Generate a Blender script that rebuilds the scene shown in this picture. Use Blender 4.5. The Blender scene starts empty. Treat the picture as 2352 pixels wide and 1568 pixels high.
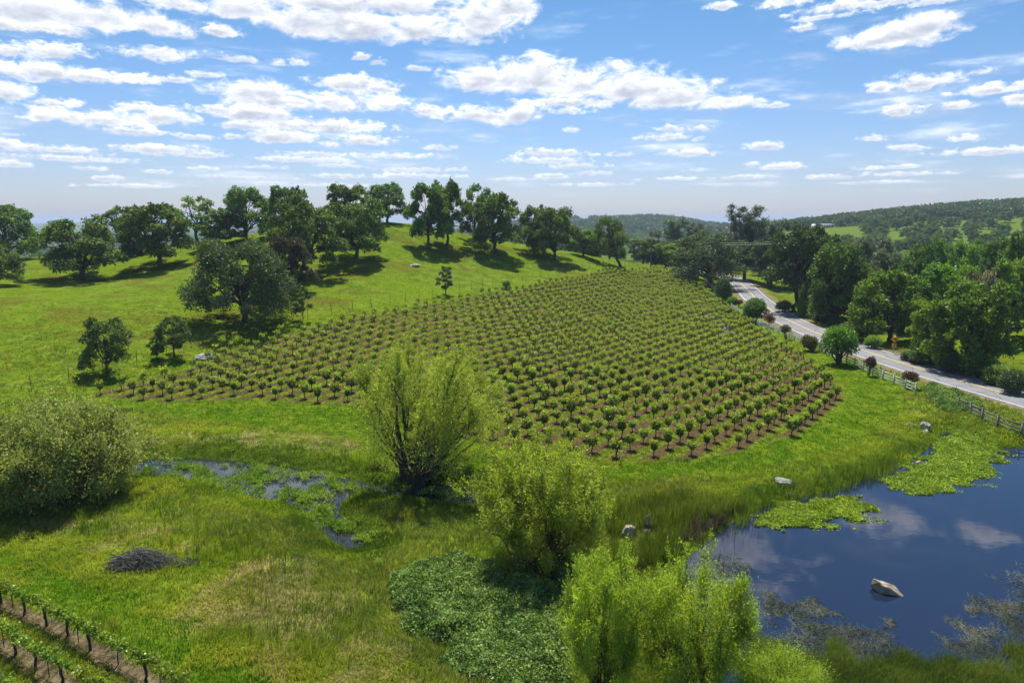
import bpy, math, random
import numpy as np
from math import radians, sin, cos, tan, atan, atan2, pi, sqrt, log, exp, hypot

# ------------------------------------------------------------------ camera, sky, sun, exposure
S = bpy.context.scene
C = S.collection
CAM_H, PITCH, FOC, VW, VH = 20.0, 10.0, 1568.0, 2352.0, 1568.0
cam_data = bpy.data.cameras.new('camera')
cam_data.lens, cam_data.sensor_width = 24.0, 36.0
cam_data.clip_start, cam_data.clip_end = 0.5, 200000.0
cam = bpy.data.objects.new('camera', cam_data)
C.objects.link(cam)
cam.location = (0, 0, CAM_H)
cam.rotation_euler = (radians(90 - PITCH), 0, 0)
S.camera = cam

SUN_EL, SUN_AZ = 62.0, -4.0          # degrees above the horizon, degrees right of +Y
W = bpy.data.worlds.new('World')
S.world = W
W.use_nodes = True
wn = W.node_tree.nodes
sky = wn.new('ShaderNodeTexSky')
sky.sky_type = 'NISHITA'
sky.sun_disc = False
sky.sun_elevation = radians(SUN_EL)
sky.sun_rotation = radians(SUN_AZ)
sky.air_density, sky.dust_density, sky.ozone_density = 1.1, 0.6, 2.5
wn['Background'].inputs['Strength'].default_value = 0.062
_tc = wn.new('ShaderNodeTexCoord'); _sx = wn.new('ShaderNodeSeparateXYZ'); _mr = wn.new('ShaderNodeMapRange')
_mr.inputs[1].default_value, _mr.inputs[2].default_value = 0.0, 0.30
_tm = wn.new('ShaderNodeMix'); _tm.data_type = 'RGBA'
_tm.inputs[6].default_value, _tm.inputs[7].default_value = (0.88, 0.92, 1.27, 1), (0.50, 0.83, 1.05, 1)
_mm = wn.new('ShaderNodeMix'); _mm.data_type = 'RGBA'; _mm.blend_type = 'MULTIPLY'; _mm.inputs[0].default_value = 1.0
_lk = W.node_tree.links.new
# fill added for the dark trees: unseen overhead sky gives more, whiter light from above 40 degrees
_m2 = wn.new('ShaderNodeMapRange'); _m2.inputs[1].default_value, _m2.inputs[2].default_value = 0.64, 0.82
_t2 = wn.new('ShaderNodeMix'); _t2.data_type = 'RGBA'; _t2.inputs[7].default_value = (1.35, 1.5, 1.55, 1)
_lk(_tc.outputs['Generated'], _sx.inputs[0]); _lk(_sx.outputs['Z'], _mr.inputs[0]); _lk(_mr.outputs[0], _tm.inputs[0])
_lk(sky.outputs[0], _mm.inputs[6]); _lk(_sx.outputs['Z'], _m2.inputs[0]); _lk(_m2.outputs[0], _t2.inputs[0]); _lk(_tm.outputs[2], _t2.inputs[6]); _lk(_t2.outputs[2], _mm.inputs[7]); _lk(_mm.outputs[2], wn['Background'].inputs['Color'])

sun_data = bpy.data.lights.new('sun', 'SUN')
sun_data.energy, sun_data.angle = 4.6, radians(0.55)
sun_data.color = (1.0, 0.95, 0.86)
sun = bpy.data.objects.new('sun', sun_data)
C.objects.link(sun)
sun.rotation_euler = (radians(90 - SUN_EL), 0, radians(180 - SUN_AZ - 180))
sun.rotation_euler = (radians(SUN_EL - 90), 0, radians(-SUN_AZ))
S.view_settings.view_transform = 'Standard'
S.view_settings.look = 'None'
S.view_settings.exposure = 0.8
S.view_settings.gamma = 1.0
S.render.engine = 'CYCLES'
S.cycles.max_bounces = 8
S.cycles.diffuse_bounces = 4
S.cycles.glossy_bounces = 2
S.cycles.transmission_bounces = 4
S.cycles.transparent_max_bounces = 4
S.cycles.volume_bounces = 0
S.cycles.use_adaptive_sampling = True
S.cycles.adaptive_threshold = 0.02

# ------------------------------------------------------------------ small helpers
def new_obj(name, data, parent=None):
    o = bpy.data.objects.new(name, data)
    C.objects.link(o)
    if parent is not None:
        o.parent = parent
    return o

def tag(o, label=None, cat=None, group=None, kind=None):
    if label: o['label'] = label
    if cat: o['category'] = cat
    if group: o['group'] = group
    if kind: o['kind'] = kind
    return o

def empty(name, loc=(0, 0, 0), rz=0.0):
    o = bpy.data.objects.new(name, None)
    C.objects.link(o)
    o.location = loc
    o.rotation_euler = (0, 0, rz)
    o.empty_display_size = 0.3
    return o

def mesh_np(name, V, faces, mats=(), smooth=False, fmat=None, attrs=None):
    """faces: list of int arrays (n,k)"""
    V = np.asarray(V, np.float32).reshape(-1, 3)
    me = bpy.data.meshes.new(name)
    me.vertices.add(len(V))
    me.vertices.foreach_set('co', V.ravel())
    faces = [np.asarray(f, np.int32) for f in faces if len(f)]
    loops = np.concatenate([f.ravel() for f in faces]) if faces else np.zeros(0, np.int32)
    sizes = np.concatenate([np.full(len(f), f.shape[1], np.int32) for f in faces]) if faces else np.zeros(0, np.int32)
    me.loops.add(len(loops))
    me.loops.foreach_set('vertex_index', loops)
    me.polygons.add(len(sizes))
    st = np.zeros(len(sizes), np.int32)
    if len(sizes) > 1:
        st[1:] = np.cumsum(sizes)[:-1]
    me.polygons.foreach_set('loop_start', st)
    for m in mats:
        me.materials.append(m)
    if fmat is not None:
        me.polygons.foreach_set('material_index', np.asarray(fmat, np.int32))
    if smooth:
        me.polygons.foreach_set('use_smooth', np.ones(len(sizes), bool))
    for k, v in (attrs or {}).items():
        v = np.asarray(v, np.float32)
        if v.ndim == 1:
            a = me.attributes.new(k, 'FLOAT', 'POINT'); a.data.foreach_set('value', v)
        else:
            a = me.attributes.new(k, 'FLOAT_VECTOR', 'POINT'); a.data.foreach_set('vector', v.ravel())
    me.update(calc_edges=True)
    return me

class Geo:
    def __init__(s):
        s.V, s.F, s.n = [], {}, 0
    def add(s, V, *faces):
        V = np.asarray(V, np.float64).reshape(-1, 3)
        for f in faces:
            f = np.asarray(f, np.int64)
            if len(f):
                s.F.setdefault(f.shape[1], []).append(f + s.n)
        s.V.append(V); s.n += len(V)
        return s
    def tube(s, P, R, k=6, cap=True):
        P = np.asarray(P, float); n = len(P)
        R = np.broadcast_to(np.asarray(R, float), (n,))
        T = np.gradient(P, axis=0)
        T /= np.linalg.norm(T, axis=1)[:, None] + 1e-9
        ref = np.array([0.0, 0, 1]) if abs(T[0, 2]) < 0.9 else np.array([1.0, 0, 0])
        A = np.cross(T, ref); A /= np.linalg.norm(A, axis=1)[:, None] + 1e-9
        B = np.cross(T, A)
        th = np.arange(k) * 2 * pi / k
        V = P[:, None] + R[:, None, None] * (np.cos(th)[None, :, None] * A[:, None] + np.sin(th)[None, :, None] * B[:, None])
        i = np.arange(n - 1)[:, None] * k; j = np.arange(k)[None]
        j2 = (j + 1) % k
        q = np.stack([i + j, i + j2, i + k + j2, i + k + j], -1).reshape(-1, 4)
        s.add(V.reshape(-1, 3), q)
        if cap:
            s.F.setdefault(k, []).append(np.array([np.arange(k)[::-1] + s.n - n * k, np.arange(k) + s.n - k]))
        return s
    def box(s, c, d, rz=0.0):
        x, y, z = np.array(d) / 2.0
        v = np.array([(-x, -y, -z), (x, -y, -z), (x, y, -z), (-x, y, -z), (-x, -y, z), (x, -y, z), (x, y, z), (-x, y, z)])
        ca, sa = cos(rz), sin(rz)
        v = np.stack([v[:, 0] * ca - v[:, 1] * sa, v[:, 0] * sa + v[:, 1] * ca, v[:, 2]], 1) + np.array(c)
        s.add(v, [(0, 3, 2, 1), (4, 5, 6, 7), (0, 1, 5, 4), (1, 2, 6, 5), (2, 3, 7, 6), (3, 0, 4, 7)])
        return s
    def mesh(s, name, mats=(), smooth=False):
        return mesh_np(name, np.concatenate(s.V) if s.V else np.zeros((0, 3)), [np.concatenate(f) for f in s.F.values()], mats, smooth)
    def build(s, name, mat, parent=None, smooth=False):
        return new_obj(name, s.mesh(name, [mat], smooth), parent)

# node helpers
class NT:
    def __init__(s, mat):
        s.t = mat.node_tree; s.n = s.t.nodes
    def node(s, typ, **kw):
        nd = s.n.new(typ)
        for k, v in kw.items():
            if k.startswith('i_'):
                key = k[2:]
                key = int(key) if key.isdigit() else key.replace('_', ' ')
                s.set(nd.inputs[key], v)
            else:
                setattr(nd, k, v)
        return nd
    def set(s, sock, v):
        if hasattr(v, 'is_linked') or isinstance(v, bpy.types.NodeSocket):
            s.t.links.new(v, sock)
        else:
            if isinstance(v, (tuple, list)) and len(v) == 3 and sock.type == 'RGBA':
                v = (*v, 1)
            sock.default_value = v
    def math(s, op, a, b=0.0, clamp=False):
        nd = s.n.new('ShaderNodeMath'); nd.operation = op; nd.use_clamp = clamp
        s.set(nd.inputs[0], a); s.set(nd.inputs[1], b)
        return nd.outputs[0]
    def mix(s, f, a, b, blend='MIX'):
        nd = s.n.new('ShaderNodeMix'); nd.data_type = 'RGBA'; nd.blend_type = blend
        s.set(nd.inputs[0], f); s.set(nd.inputs[6], a); s.set(nd.inputs[7], b)
        return nd.outputs[2]
    def ramp(s, f, lo, hi, a=0.0, b=1.0):
        nd = s.n.new('ShaderNodeMapRange'); nd.interpolation_type = 'SMOOTHSTEP'
        s.set(nd.inputs[0], f)
        for i, v in enumerate((lo, hi, a, b)): nd.inputs[i + 1].default_value = v
        return nd.outputs[0]
    def noise(s, scale, detail=3, rough=0.55, vec=None, dist=0.0, out='Fac'):
        nd = s.n.new('ShaderNodeTexNoise')
        nd.inputs['Scale'].default_value = scale; nd.inputs['Detail'].default_value = detail
        nd.inputs['Roughness'].default_value = rough; nd.inputs['Distortion'].default_value = dist
        if vec is not None: s.set(nd.inputs['Vector'], vec)
        return nd.outputs[out]
    def vmul(s, v, m):
        nd = s.n.new('ShaderNodeVectorMath'); nd.operation = 'MULTIPLY'
        s.set(nd.inputs[0], v); nd.inputs[1].default_value = m
        return nd.outputs[0]
    def attr(s, name, out='Fac'):
        nd = s.n.new('ShaderNodeAttribute'); nd.attribute_name = name
        return nd.outputs[out]

def new_mat(name):
    m = bpy.data.materials.new(name); m.use_nodes = True
    return m, NT(m), m.node_tree.nodes['Principled BSDF']

def leaf_mat(name, cols, trans=0.45, big=0.25, rough=0.5, tint=(1.25, 1.2, 0.55), spec=0.25):
    """cols: 3 colours dark..light; real leaf colour varied per leaf and per spray"""
    m, t, p = new_mat(name)
    t.n.remove(p)
    geo = t.node('ShaderNodeNewGeometry'); tc = t.node('ShaderNodeTexCoord')
    r = geo.outputs['Random Per Island']
    nz = t.noise(big, 2, 0.5, tc.outputs['Object'])
    f = t.math('ADD', t.math('MULTIPLY', r, 0.75), t.ramp(nz, 0.3, 0.7, -0.15, 0.4), True)
    rp = t.node('ShaderNodeValToRGB')
    e = rp.color_ramp.elements
    e[0].position = 0.0; e[0].color = (*cols[0], 1)
    e[1].position = 1.0; e[1].color = (*cols[2], 1)
    mid = e.new(0.5); mid.color = (*cols[1], 1)
    t.set(rp.inputs[0], f)
    oi = t.node('ShaderNodeObjectInfo')
    hs = t.node('ShaderNodeHueSaturation')
    t.set(hs.inputs['Color'], rp.outputs[0])
    t.set(hs.inputs['Hue'], t.ramp(oi.outputs['Random'], 0, 1, 0.49, 0.51))
    t.set(hs.inputs['Value'], t.ramp(oi.outputs['Random'], 0, 1, 0.92, 1.12))
    col = hs.outputs[0]
    d = t.node('ShaderNodeBsdfDiffuse', i_Color=col)
    tr = t.node('ShaderNodeBsdfTranslucent', i_Color=t.mix(1.0, col, tint, 'MULTIPLY'))
    mx = t.node('ShaderNodeMixShader', i_0=trans); t.set(mx.inputs[1], d.outputs[0]); t.set(mx.inputs[2], tr.outputs[0])
    g = t.node('ShaderNodeBsdfGlossy', i_Roughness=rough, i_Color=(0.9, 0.95, 0.9))
    mg = t.node('ShaderNodeMixShader', i_0=spec * 0.1); t.set(mg.inputs[1], mx.outputs[0]); t.set(mg.inputs[2], g.outputs[0])
    t.set(t.n['Material Output'].inputs[0], mg.outputs[0])
    return m

def bark_mat(name, a, b, scale=6.0):
    m, t, p = new_mat(name)
    tc = t.node('ShaderNodeTexCoord')
    v = t.vmul(tc.outputs['Object'], (1, 1, 0.25))
    n = t.noise(scale, 5, 0.65, v)
    t.set(p.inputs['Base Color'], t.mix(t.ramp(n, 0.3, 0.7), a, b))
    p.inputs['Roughness'].default_value = 0.95
    bp = t.node('ShaderNodeBump', i_Strength=0.6, i_Distance=0.03); t.set(bp.inputs['Height'], n)
    t.set(p.inputs['Normal'], bp.outputs[0])
    return m

# ------------------------------------------------------------------ view geometry -> world
_p = radians(PITCH)
def ray(px, py):
    dx = (px - VW / 2) / FOC; dz = -(py - VH / 2) / FOC
    d = np.array([dx, cos(_p) + dz * sin(_p), -sin(_p) + dz * cos(_p)])
    return d / np.linalg.norm(d)
def on_plane(px, py, z):
    d = ray(px, py); t = (z - CAM_H) / d[2]
    return d * t + np.array([0, 0, CAM_H])
def azr(px, py, r):
    """point at ground range r along the pixel's direction"""
    d = ray(px, py); t = r / hypot(d[0], d[1])
    return d * t + np.array([0, 0, CAM_H])

def seg_dist(P, poly, closed=False):
    """distance from points to polyline, and arclength parameter"""
    P = np.asarray(P, float); A = np.asarray(poly, float)
    if closed: A = np.vstack([A, A[:1]])
    best = np.full(len(P), 1e18); arc = np.zeros(len(P)); acc = 0.0
    for a, b in zip(A[:-1], A[1:]):
        ab = b - a; L2 = ab @ ab + 1e-12
        t = np.clip(((P - a) @ ab) / L2, 0, 1)
        d = ((P - a - t[:, None] * ab) ** 2).sum(1)
        m = d < best
        best[m] = d[m]; arc[m] = acc + t[m] * sqrt(L2)
        acc += sqrt(L2)
    return np.sqrt(best), arc
def inside(P, poly):
    P = np.asarray(P, float); A = np.asarray(poly, float); r = np.zeros(len(P), bool)
    for a, b in zip(A, np.roll(A, -1, 0)):
        c = (a[1] > P[:, 1]) != (b[1] > P[:, 1])
        x = a[0] + (P[:, 1] - a[1]) * (b[0] - a[0]) / (b[1] - a[1] + 1e-12)
        r ^= c & (P[:, 0] < x)
    return r
def sdist(P, poly):
    """signed distance, negative inside"""
    d, _ = seg_dist(P, poly, True)
    return np.where(inside(P, poly), -d, d)
def smooth(P, n=2, closed=False):
    P = np.asarray(P, float)
    for _ in range(n):
        if closed:
            Q = np.roll(P, -1, 0)
            P = np.stack([0.75 * P + 0.25 * Q, 0.25 * P + 0.75 * Q], 1).reshape(-1, P.shape[1])
        else:
            a, b = P[:-1], P[1:]
            M = np.stack([0.75 * a + 0.25 * b, 0.25 * a + 0.75 * b], 1).reshape(-1, P.shape[1])
            P = np.vstack([P[:1], M, P[-1:]])
    return P
def sstep(x, a, b):
    t = np.clip((x - a) / (b - a), 0, 1); return t * t * (3 - 2 * t)

class VNoise:
    """cheap tileable 2-D value noise"""
    def __init__(s, seed, n=256):
        s.g = np.random.default_rng(seed).random((n, n)); s.k = n
    def __call__(s, x, y):
        xi, yi = np.floor(x).astype(int), np.floor(y).astype(int)
        fx, fy = x - xi, y - yi
        fx = fx * fx * (3 - 2 * fx); fy = fy * fy * (3 - 2 * fy)
        k = s.k; a, b, c, d = s.g[xi % k, yi % k], s.g[(xi + 1) % k, yi % k], s.g[xi % k, (yi + 1) % k], s.g[(xi + 1) % k, (yi + 1) % k]
        return (a * (1 - fx) + b * fx) * (1 - fy) + (c * (1 - fx) + d * fx) * fy
    def fbm(s, x, y, o=4):
        r = 0; a = 0.5
        for i in range(o):
            r = r + a * s(x * 2 ** i + 17.3 * i, y * 2 ** i + 9.1 * i); a *= 0.5
        return r
vn = VNoise(3)
# ------------------------------------------------------------------ the lie of the land
WATER_Z = -1.0
HAZE = 0.00014
ROAD_C = smooth([(68.5, 10), (66.5, 25), (64.6, 40), (61.2, 60), (57.8, 79), (56.6, 86), (55.7, 93.4), (54.8, 110), (55.2, 124.4), (57.0, 144),
                 (60.5, 162), (64, 179), (69, 199), (75.5, 226), (79.5, 247), (78.5, 268), (68, 288), (48, 303), (22, 316), (-10, 330)], 2)
ROAD_W = 6.5
CP = []      # (azimuth deg, range, z)
def cz(px, py, z):
    P = on_plane(px, py, z); CP.append((math.degrees(atan2(P[0], P[1])), hypot(P[0], P[1]), z))
def cr(px, py, r):
    P = azr(px, py, r); CP.append((math.degrees(atan2(P[0], P[1])), r, P[2]))
def cw(az, r, z): CP.append((az, r, z))
for q in [(0, 1568, .2), (600, 1568, 0), (1176, 1568, -.4), (0, 1350, .1), (400, 1300, -.1), (800, 1350, -.3), (1100, 1300, -.5), (1500, 1500, -.7),
          (0, 1180, -.2), (500, 1000, -.2), (300, 1120, -.6), (700, 1000, -.2), (900, 1080, -.5), (1250, 1230, -.7), (1450, 1120, -.4), (1700, 1060, -.2),
          (215, 915, .1), (650, 915, 0), (1070, 1000, 0), (1410, 1055, 0), (1600, 1045, 0), (1920, 880, 0), (1300, 850, .1), (1650, 800, 0),
          (1000, 850, .5), (800, 830, 1.2), (500, 830, 1.3), (700, 780, 2.4), (900, 760, 3.0), (1100, 760, 2.0), (1300, 740, 1.2), (1500, 740, .3),
          (807, 731, 4), (993, 697, 4.4), (1224, 644, 5.6), (1440, 618, 4.9), (1560, 627, 2.6), (1350, 670, 3.2), (1500, 660, 2.0), (1250, 690, 2.8), (1600, 690, .4),
          (1120, 664, 5.1), (320, 839, 1.3), (454, 797, 2.0), (637, 736, 3.6), (250, 857, 1.0), (0, 908, .8), (0, 790, 3.5), (150, 740, 5.2), (300, 700, 6.0),
          (190, 640, 7.6), (365, 605, 10.2), (568, 742, 3.6), (0, 650, 7.8), (700, 632, 8.6), (450, 660, 7.4), (900, 620, 9.0), (1050, 620, 8.0), (1200, 620, 7.0),
          (930, 519, 18.6), (985, 568, 13.0), (1135, 578, 11.6), (1270, 593, 9.4), (815, 595, 11.2), (1425, 612, 6.2), (1340, 585, 9.6),
          (60, 592, 10.8), (250, 577, 12.2), (450, 556, 14.0), (600, 534, 16.6), (750, 524, 18.0), (1060, 537, 15.8), (1200, 562, 12.2),
          (1480, 606, 5.6), (1640, 640, 0), (1740, 745, 0), (2000, 850, 0), (2300, 960, 0), (2352, 1000, -.2), (2200, 930, -.2)]:
    cz(*q)
for az, r, z in [(-45, 240, 7), (-30, 250, 9), (-20, 275, 11), (-10, 280, 12), (0, 275, 8), (8, 270, 4), (-45, 400, -8), (-25, 400, -6), (-8, 400, -5), (4, 380, -3), (12, 350, -2),
                 (18, 330, -1), (22, 260, -1), (30, 140, -.5), (36, 110, .5), (37.5, 88, .3), (37, 135, 2.5), (27, 180, -2), (34, 190, 1), (30, 260, -3), (36, 260, -1), (24, 350, -3), (32, 370, -2),
                 (50, 60, 0), (55, 120, 2), (50, 300, 0), (-50, 60, .5), (-55, 130, 7), (-50, 25, .3), (50, 25, -1), (0, 18, 0), (-30, 17, .3), (30, 17, -.8),
                 (37, 500, 3), (32, 500, 2), (27, 520, 1), (22, 520, 0), (37, 640, 11), (32, 640, 10), (28, 650, 7), (24, 700, 9), (37, 1000, 34), (33, 1000, 31), (30, 1000, 26),
                 (27, 1030, 20), (25, 1050, 15), (22, 1100, 9), (19.5, 1150, 5), (24.5, 800, 13), (21, 800, 9), (42, 1000, 33), (37, 1800, 20), (30, 1800, 10), (22, 1800, -10),
                 (-45, 800, -22), (-25, 800, -22), (-8, 800, -20), (5, 700, -14), (12, 700, -12), (17, 700, -6), (5, 1100, -12), (11, 1100, -12), (16, 1100, -8),
                 (3, 1700, 20), (5.5, 1750, 23), (8, 1700, 21), (10, 1700, 26), (12, 1700, 26), (14.5, 1700, 14), (17, 1700, -4), (0, 1700, 6), (-6, 1700, -15),
                 (-45, 2000, -30), (-25, 2000, -28), (5, 2600, -20), (15, 2600, -25), (-45, 5000, -35), (-20, 5000, -30), (0, 5000, -35), (20, 5000, -35), (45, 5000, -30),
                 (-45, 9000, -28), (-35, 9500, -6), (-20, 9000, -12), (0, 9000, -35), (17, 9500, -30), (45, 9000, -20),
                 (-45, 26000, -40), (-25, 26000, -40), (0, 26000, -40), (20, 26000, -40), (45, 26000, -40), (60, 900, 20), (60, 5000, -30), (-60, 800, -20), (-60, 5000, -30)]:
    cw(az, r, z)
CP = np.array(CP)
def _uv(az, r): return np.stack([az / 11.0, np.log(np.maximum(r, 12.0)) / 0.27], -1)
_K = _uv(CP[:, 0], CP[:, 1])
def _kern(d2): return 0.5 * d2 * np.log(d2 + 1e-9)
_n = len(CP)
_M = np.zeros((_n + 3, _n + 3))
_M[:_n, :_n] = _kern(((_K[:, None] - _K[None]) ** 2).sum(-1)) + np.eye(_n) * 0.03
_M[:_n, _n] = 1; _M[:_n, _n + 1:] = _K; _M[_n, :_n] = 1; _M[_n + 1:, :_n] = _K.T
_wt = np.linalg.solve(_M, np.concatenate([CP[:, 2], np.zeros(3)]))
def tps(az, r):
    out = np.empty(len(az)); U = _uv(az, r)
    for i in range(0, len(az), 40000):
        u = U[i:i + 40000]
        d2 = ((u[:, None] - _K[None]) ** 2).sum(-1)
        out[i:i + 40000] = _kern(d2) @ _wt[:_n] + _wt[_n] + u @ _wt[_n + 1:]
    return out

POND = smooth([on_plane(x, y, WATER_Z)[:2] for x, y in [(2420, 1022), (2352, 1026), (2290, 1030), (2250, 1012), (2215, 985), (2170, 990), (2130, 1030), (2095, 1062), (2030, 1088), (1965, 1104), (1900, 1128),
          (1800, 1150), (1742, 1166), (1692, 1192), (1650, 1225), (1600, 1262), (1560, 1300), (1560, 1350), (1600, 1420), (1630, 1500), (1660, 1600), (1760, 1680), (2100, 1760), (2600, 1700), (2750, 1250), (2650, 1050)]], 1, True)
MARSH = smooth([on_plane(x, y, WATER_Z)[:2] for x, y in [(295, 1078), (330, 1054), (420, 1050), (520, 1056), (620, 1064), (700, 1078), (790, 1092), (830, 1108), (900, 1112), (1000, 1108), (1085, 1122), (1120, 1145),
          (1085, 1165), (1000, 1150), (900, 1135), (835, 1128), (800, 1140), (775, 1165), (790, 1200), (830, 1235), (845, 1255), (812, 1268), (772, 1248), (715, 1200), (690, 1165), (640, 1150), (580, 1146), (530, 1126), (450, 1102), (350, 1092)]], 1, True)

def height(x, y, raw=False):
    x = np.atleast_1d(np.asarray(x, float)); y = np.atleast_1d(np.asarray(y, float))
    az = np.degrees(np.arctan2(x, y)); r = np.hypot(x, y)
    z = tps(np.clip(az, -60, 60), r)
    far = sstep(np.abs(az), 60, 115)
    z = z * (1 - far) + far * np.where(r < 200, 0.2, -2)
    z = z + (vn.fbm(x * 0.13 + 40, y * 0.13 + 40, 3) - 0.44) * 0.45 * sstep(r, 15, 30) * (1 - sstep(r, 500, 900))
    z = z + (vn.fbm(x / 260 + 90, y / 260 + 90, 3) - 0.44) * 14 * sstep(r, 1150, 1600) * (1 - sstep(r, 3500, 6000))
    P = np.stack([x, y], 1)
    near = r < 420
    if near.any():
        Pn = P[near]
        d, _ = seg_dist(Pn, ROAD_C)
        zz = z[near]
        k = 1 - sstep(d, 4.6, 9.5)
        zz = zz * (1 - k) + (-0.06) * k
        for poly, slope, bank in ((POND, 0.16, 2.6), (MARSH, 0.2, 1.6)):
            lo, hi = poly.min(0) - 8, poly.max(0) + 8
            s = np.nonzero(((Pn > lo) & (Pn < hi)).all(1))[0]
            if len(s):
                sd = sdist(Pn[s], poly)
                bed = WATER_Z + np.where(sd < 0, np.maximum(sd * slope, -0.8) - 0.03, 0.04 + sd * 0.1)
                kk = 1 - sstep(sd, 0.2, bank)
                zz[s] = np.where(sd < 0, bed, np.maximum(zz[s], WATER_Z + 0.12) * (1 - kk) + bed * kk)
        z[near] = zz
    return z
def hz(x, y): return float(height([x], [y])[0])

def ground_at(px, py, r0=12.0, r1=9000.0):
    """first hit of the pixel's line of sight with the land"""
    d = ray(px, py); h = hypot(d[0], d[1])
    rr = np.geomspace(r0, r1, 500)
    for _ in range(3):
        X, Y, Z = d[0] / h * rr, d[1] / h * rr, CAM_H + d[2] / h * rr
        b = Z < height(X, Y)
        i = int(np.argmax(b)) if b.any() else len(rr) - 1
        rr = np.linspace(rr[max(i - 1, 0)], rr[i], 12)
    r = rr[-1]
    x, y = d[0] / h * r, d[1] / h * r
    return np.array([x, y, hz(x, y)])
def gpoly(pts): return np.array([ground_at(x, y)[:2] for x, y in pts])
def px_size(P): 
    """metres per view pixel at P"""
    return np.linalg.norm(np.asarray(P) - np.array([0, 0, CAM_H])) / FOC
def project(P):
    P = np.asarray(P, float) - np.array([0, 0, CAM_H])
    zc = P[..., 1] * cos(_p) - P[..., 2] * sin(_p); yc = P[..., 1] * sin(_p) + P[..., 2] * cos(_p)
    return VW / 2 + FOC * P[..., 0] / zc, VH / 2 - FOC * yc / zc, zc

# zones of different growth, as outlines on the ground
VINEYARD = gpoly([(205, 905), (265, 915), (360, 922), (560, 918), (640, 922), (800, 930), (930, 962), (1060, 1000), (1180, 1032), (1300, 1040), (1410, 1060), (1500, 1058), (1600, 1054),
                  (1690, 1037), (1714, 1033), (1800, 1006), (1824, 1004), (1942, 918), (1905, 862), (1830, 808), (1750, 760), (1690, 722), (1640, 682), (1600, 650), (1565, 626), (1500, 621), (1420, 621), (1330, 638), (1230, 655), (1130, 672),
                  (1000, 697), (880, 718), (760, 742), (640, 772), (560, 800), (500, 800), (480, 830), (420, 850), (330, 872), (260, 888)])
LUSH = gpoly([(-20, 960), (180, 918), (210, 880), (330, 850), (470, 810), (560, 780), (640, 745), (800, 712), (860, 740), (760, 920), (900, 960), (1060, 1010), (1200, 1040), (1400, 1070), (1590, 1060), (1830, 1000), (1945, 905), (1910, 850), (1750, 745), (1640, 670), (1570, 620),
              (1640, 640), (1740, 742), (1900, 815), (2000, 860), (2080, 900), (2060, 960), (1990, 1010), (1850, 1060), (1700, 1085), (1500, 1105), (1370, 1105), (1250, 1080), (1060, 1085), (980, 1060), (800, 1000), (640, 985), (450, 965), (300, 940), (150, 945), (60, 960)])
LUSH2 = gpoly([(-40, 1215), (130, 1290), (300, 1360), (430, 1430), (640, 1600), (420, 1600), (200, 1470), (-40, 1345)])
DRY = [gpoly(p) for p in ([(560, 1280), (700, 1290), (830, 1400), (880, 1480), (960, 1568), (1000, 1600), (700, 1600), (660, 1490), (520, 1420), (440, 1400), (500, 1340)],
                          [(50, 1180), (250, 1190), (420, 1260), (300, 1240), (120, 1230)],
                          [(330, 990), (820, 1010), (830, 1035), (600, 1030), (350, 1020)])]
ROWBED = [(0, 0)]
# ------------------------------------------------------------------ vineyard grid
_a = radians(51.5)
GU, GN = np.array([cos(_a), sin(_a)]) * 2.37, np.array([-sin(_a), cos(_a)]) * 2.38
G0 = np.array([26.8, 63.1])

# ------------------------------------------------------------------ ground sheet
az_f = np.arange(-47, 47.01, 0.21)
az_all = np.concatenate([np.arange(-180, -47, 4.0), az_f, np.arange(50, 180, 4.0)])
rad = [4.0]
while rad[-1] < 26000: rad.append(rad[-1] * (1.045 if rad[-1] < 22 else 1.0105 if rad[-1] < 300 else 1.03))
rad = np.array(rad)
na, nr = len(az_all), len(rad)
AA, RR = np.meshgrid(np.radians(az_all), rad)
gx, gy = (RR * np.sin(AA)).ravel(), (RR * np.cos(AA)).ravel()
gz = height(gx, gy)
i = np.arange(nr - 1)[:, None] * na; j = np.arange(na)[None]; j2 = (j + 1) % na
quads = np.stack([i + j, i + j2, i + na + j2, i + na + j], -1).reshape(-1, 4)[:, ::-1]
V = np.stack([gx, gy, gz], 1)
V = np.vstack([V, [[0, 0, hz(0, 4)]]])
ctr = len(V) - 1
tris = np.stack([np.full(na, ctr), (np.arange(na) + 1) % na, np.arange(na)], 1)[:, ::-1]
P2 = V[:, :2]
wob = (vn.fbm(P2[:, 0] * 0.35, P2[:, 1] * 0.35, 3) - 0.44) * 5
nearm = np.hypot(P2[:, 0], P2[:, 1]) < 420
def zone(poly, soft=1.2, amp=1.0):
    m = np.zeros(len(P2)); m[nearm] = 1 - sstep(sdist(P2[nearm], poly) + amp * wob[nearm], -soft, soft)
    return m
a_vine = zone(VINEYARD, 0.5, 0.15)
a_lush = np.maximum(zone(LUSH, 1.6, 0.6), 0.75 * zone(LUSH2, 1.6, 0.9))
a_dry = np.maximum.reduce([zone(p, 2.0, 1.2) for p in DRY])
rd = np.full(len(P2), 1e3); rd[nearm] = seg_dist(P2[nearm], ROAD_C)[0]
a_dirt = 1 - sstep(rd + wob * 0.45, 3.6, 6.2)
pd = np.full(len(P2), 1e3); pd[nearm] = np.minimum(sdist(P2[nearm], POND), sdist(P2[nearm], MARSH))
a_wet = 1 - sstep(pd + wob * 0.6, 0.0, 4.5)
a_mud = 1 - sstep(pd, -0.6, 0.1)
rng_ = np.hypot(P2[:, 0], P2[:, 1])
a_far = sstep(rng_, 260, 420)
TRL = [gpoly([(4, 1385), (156, 1460), (338, 1565), (430, 1620)]), gpoly([(-60, 1455), (36, 1502), (144, 1567), (250, 1640)]), gpoly([(-90, 1540), (-20, 1590), (60, 1650)])]
td = np.full(len(P2), 1e3); td[nearm] = np.minimum.reduce([seg_dist(P2[nearm], p)[0] for p in TRL])
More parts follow.
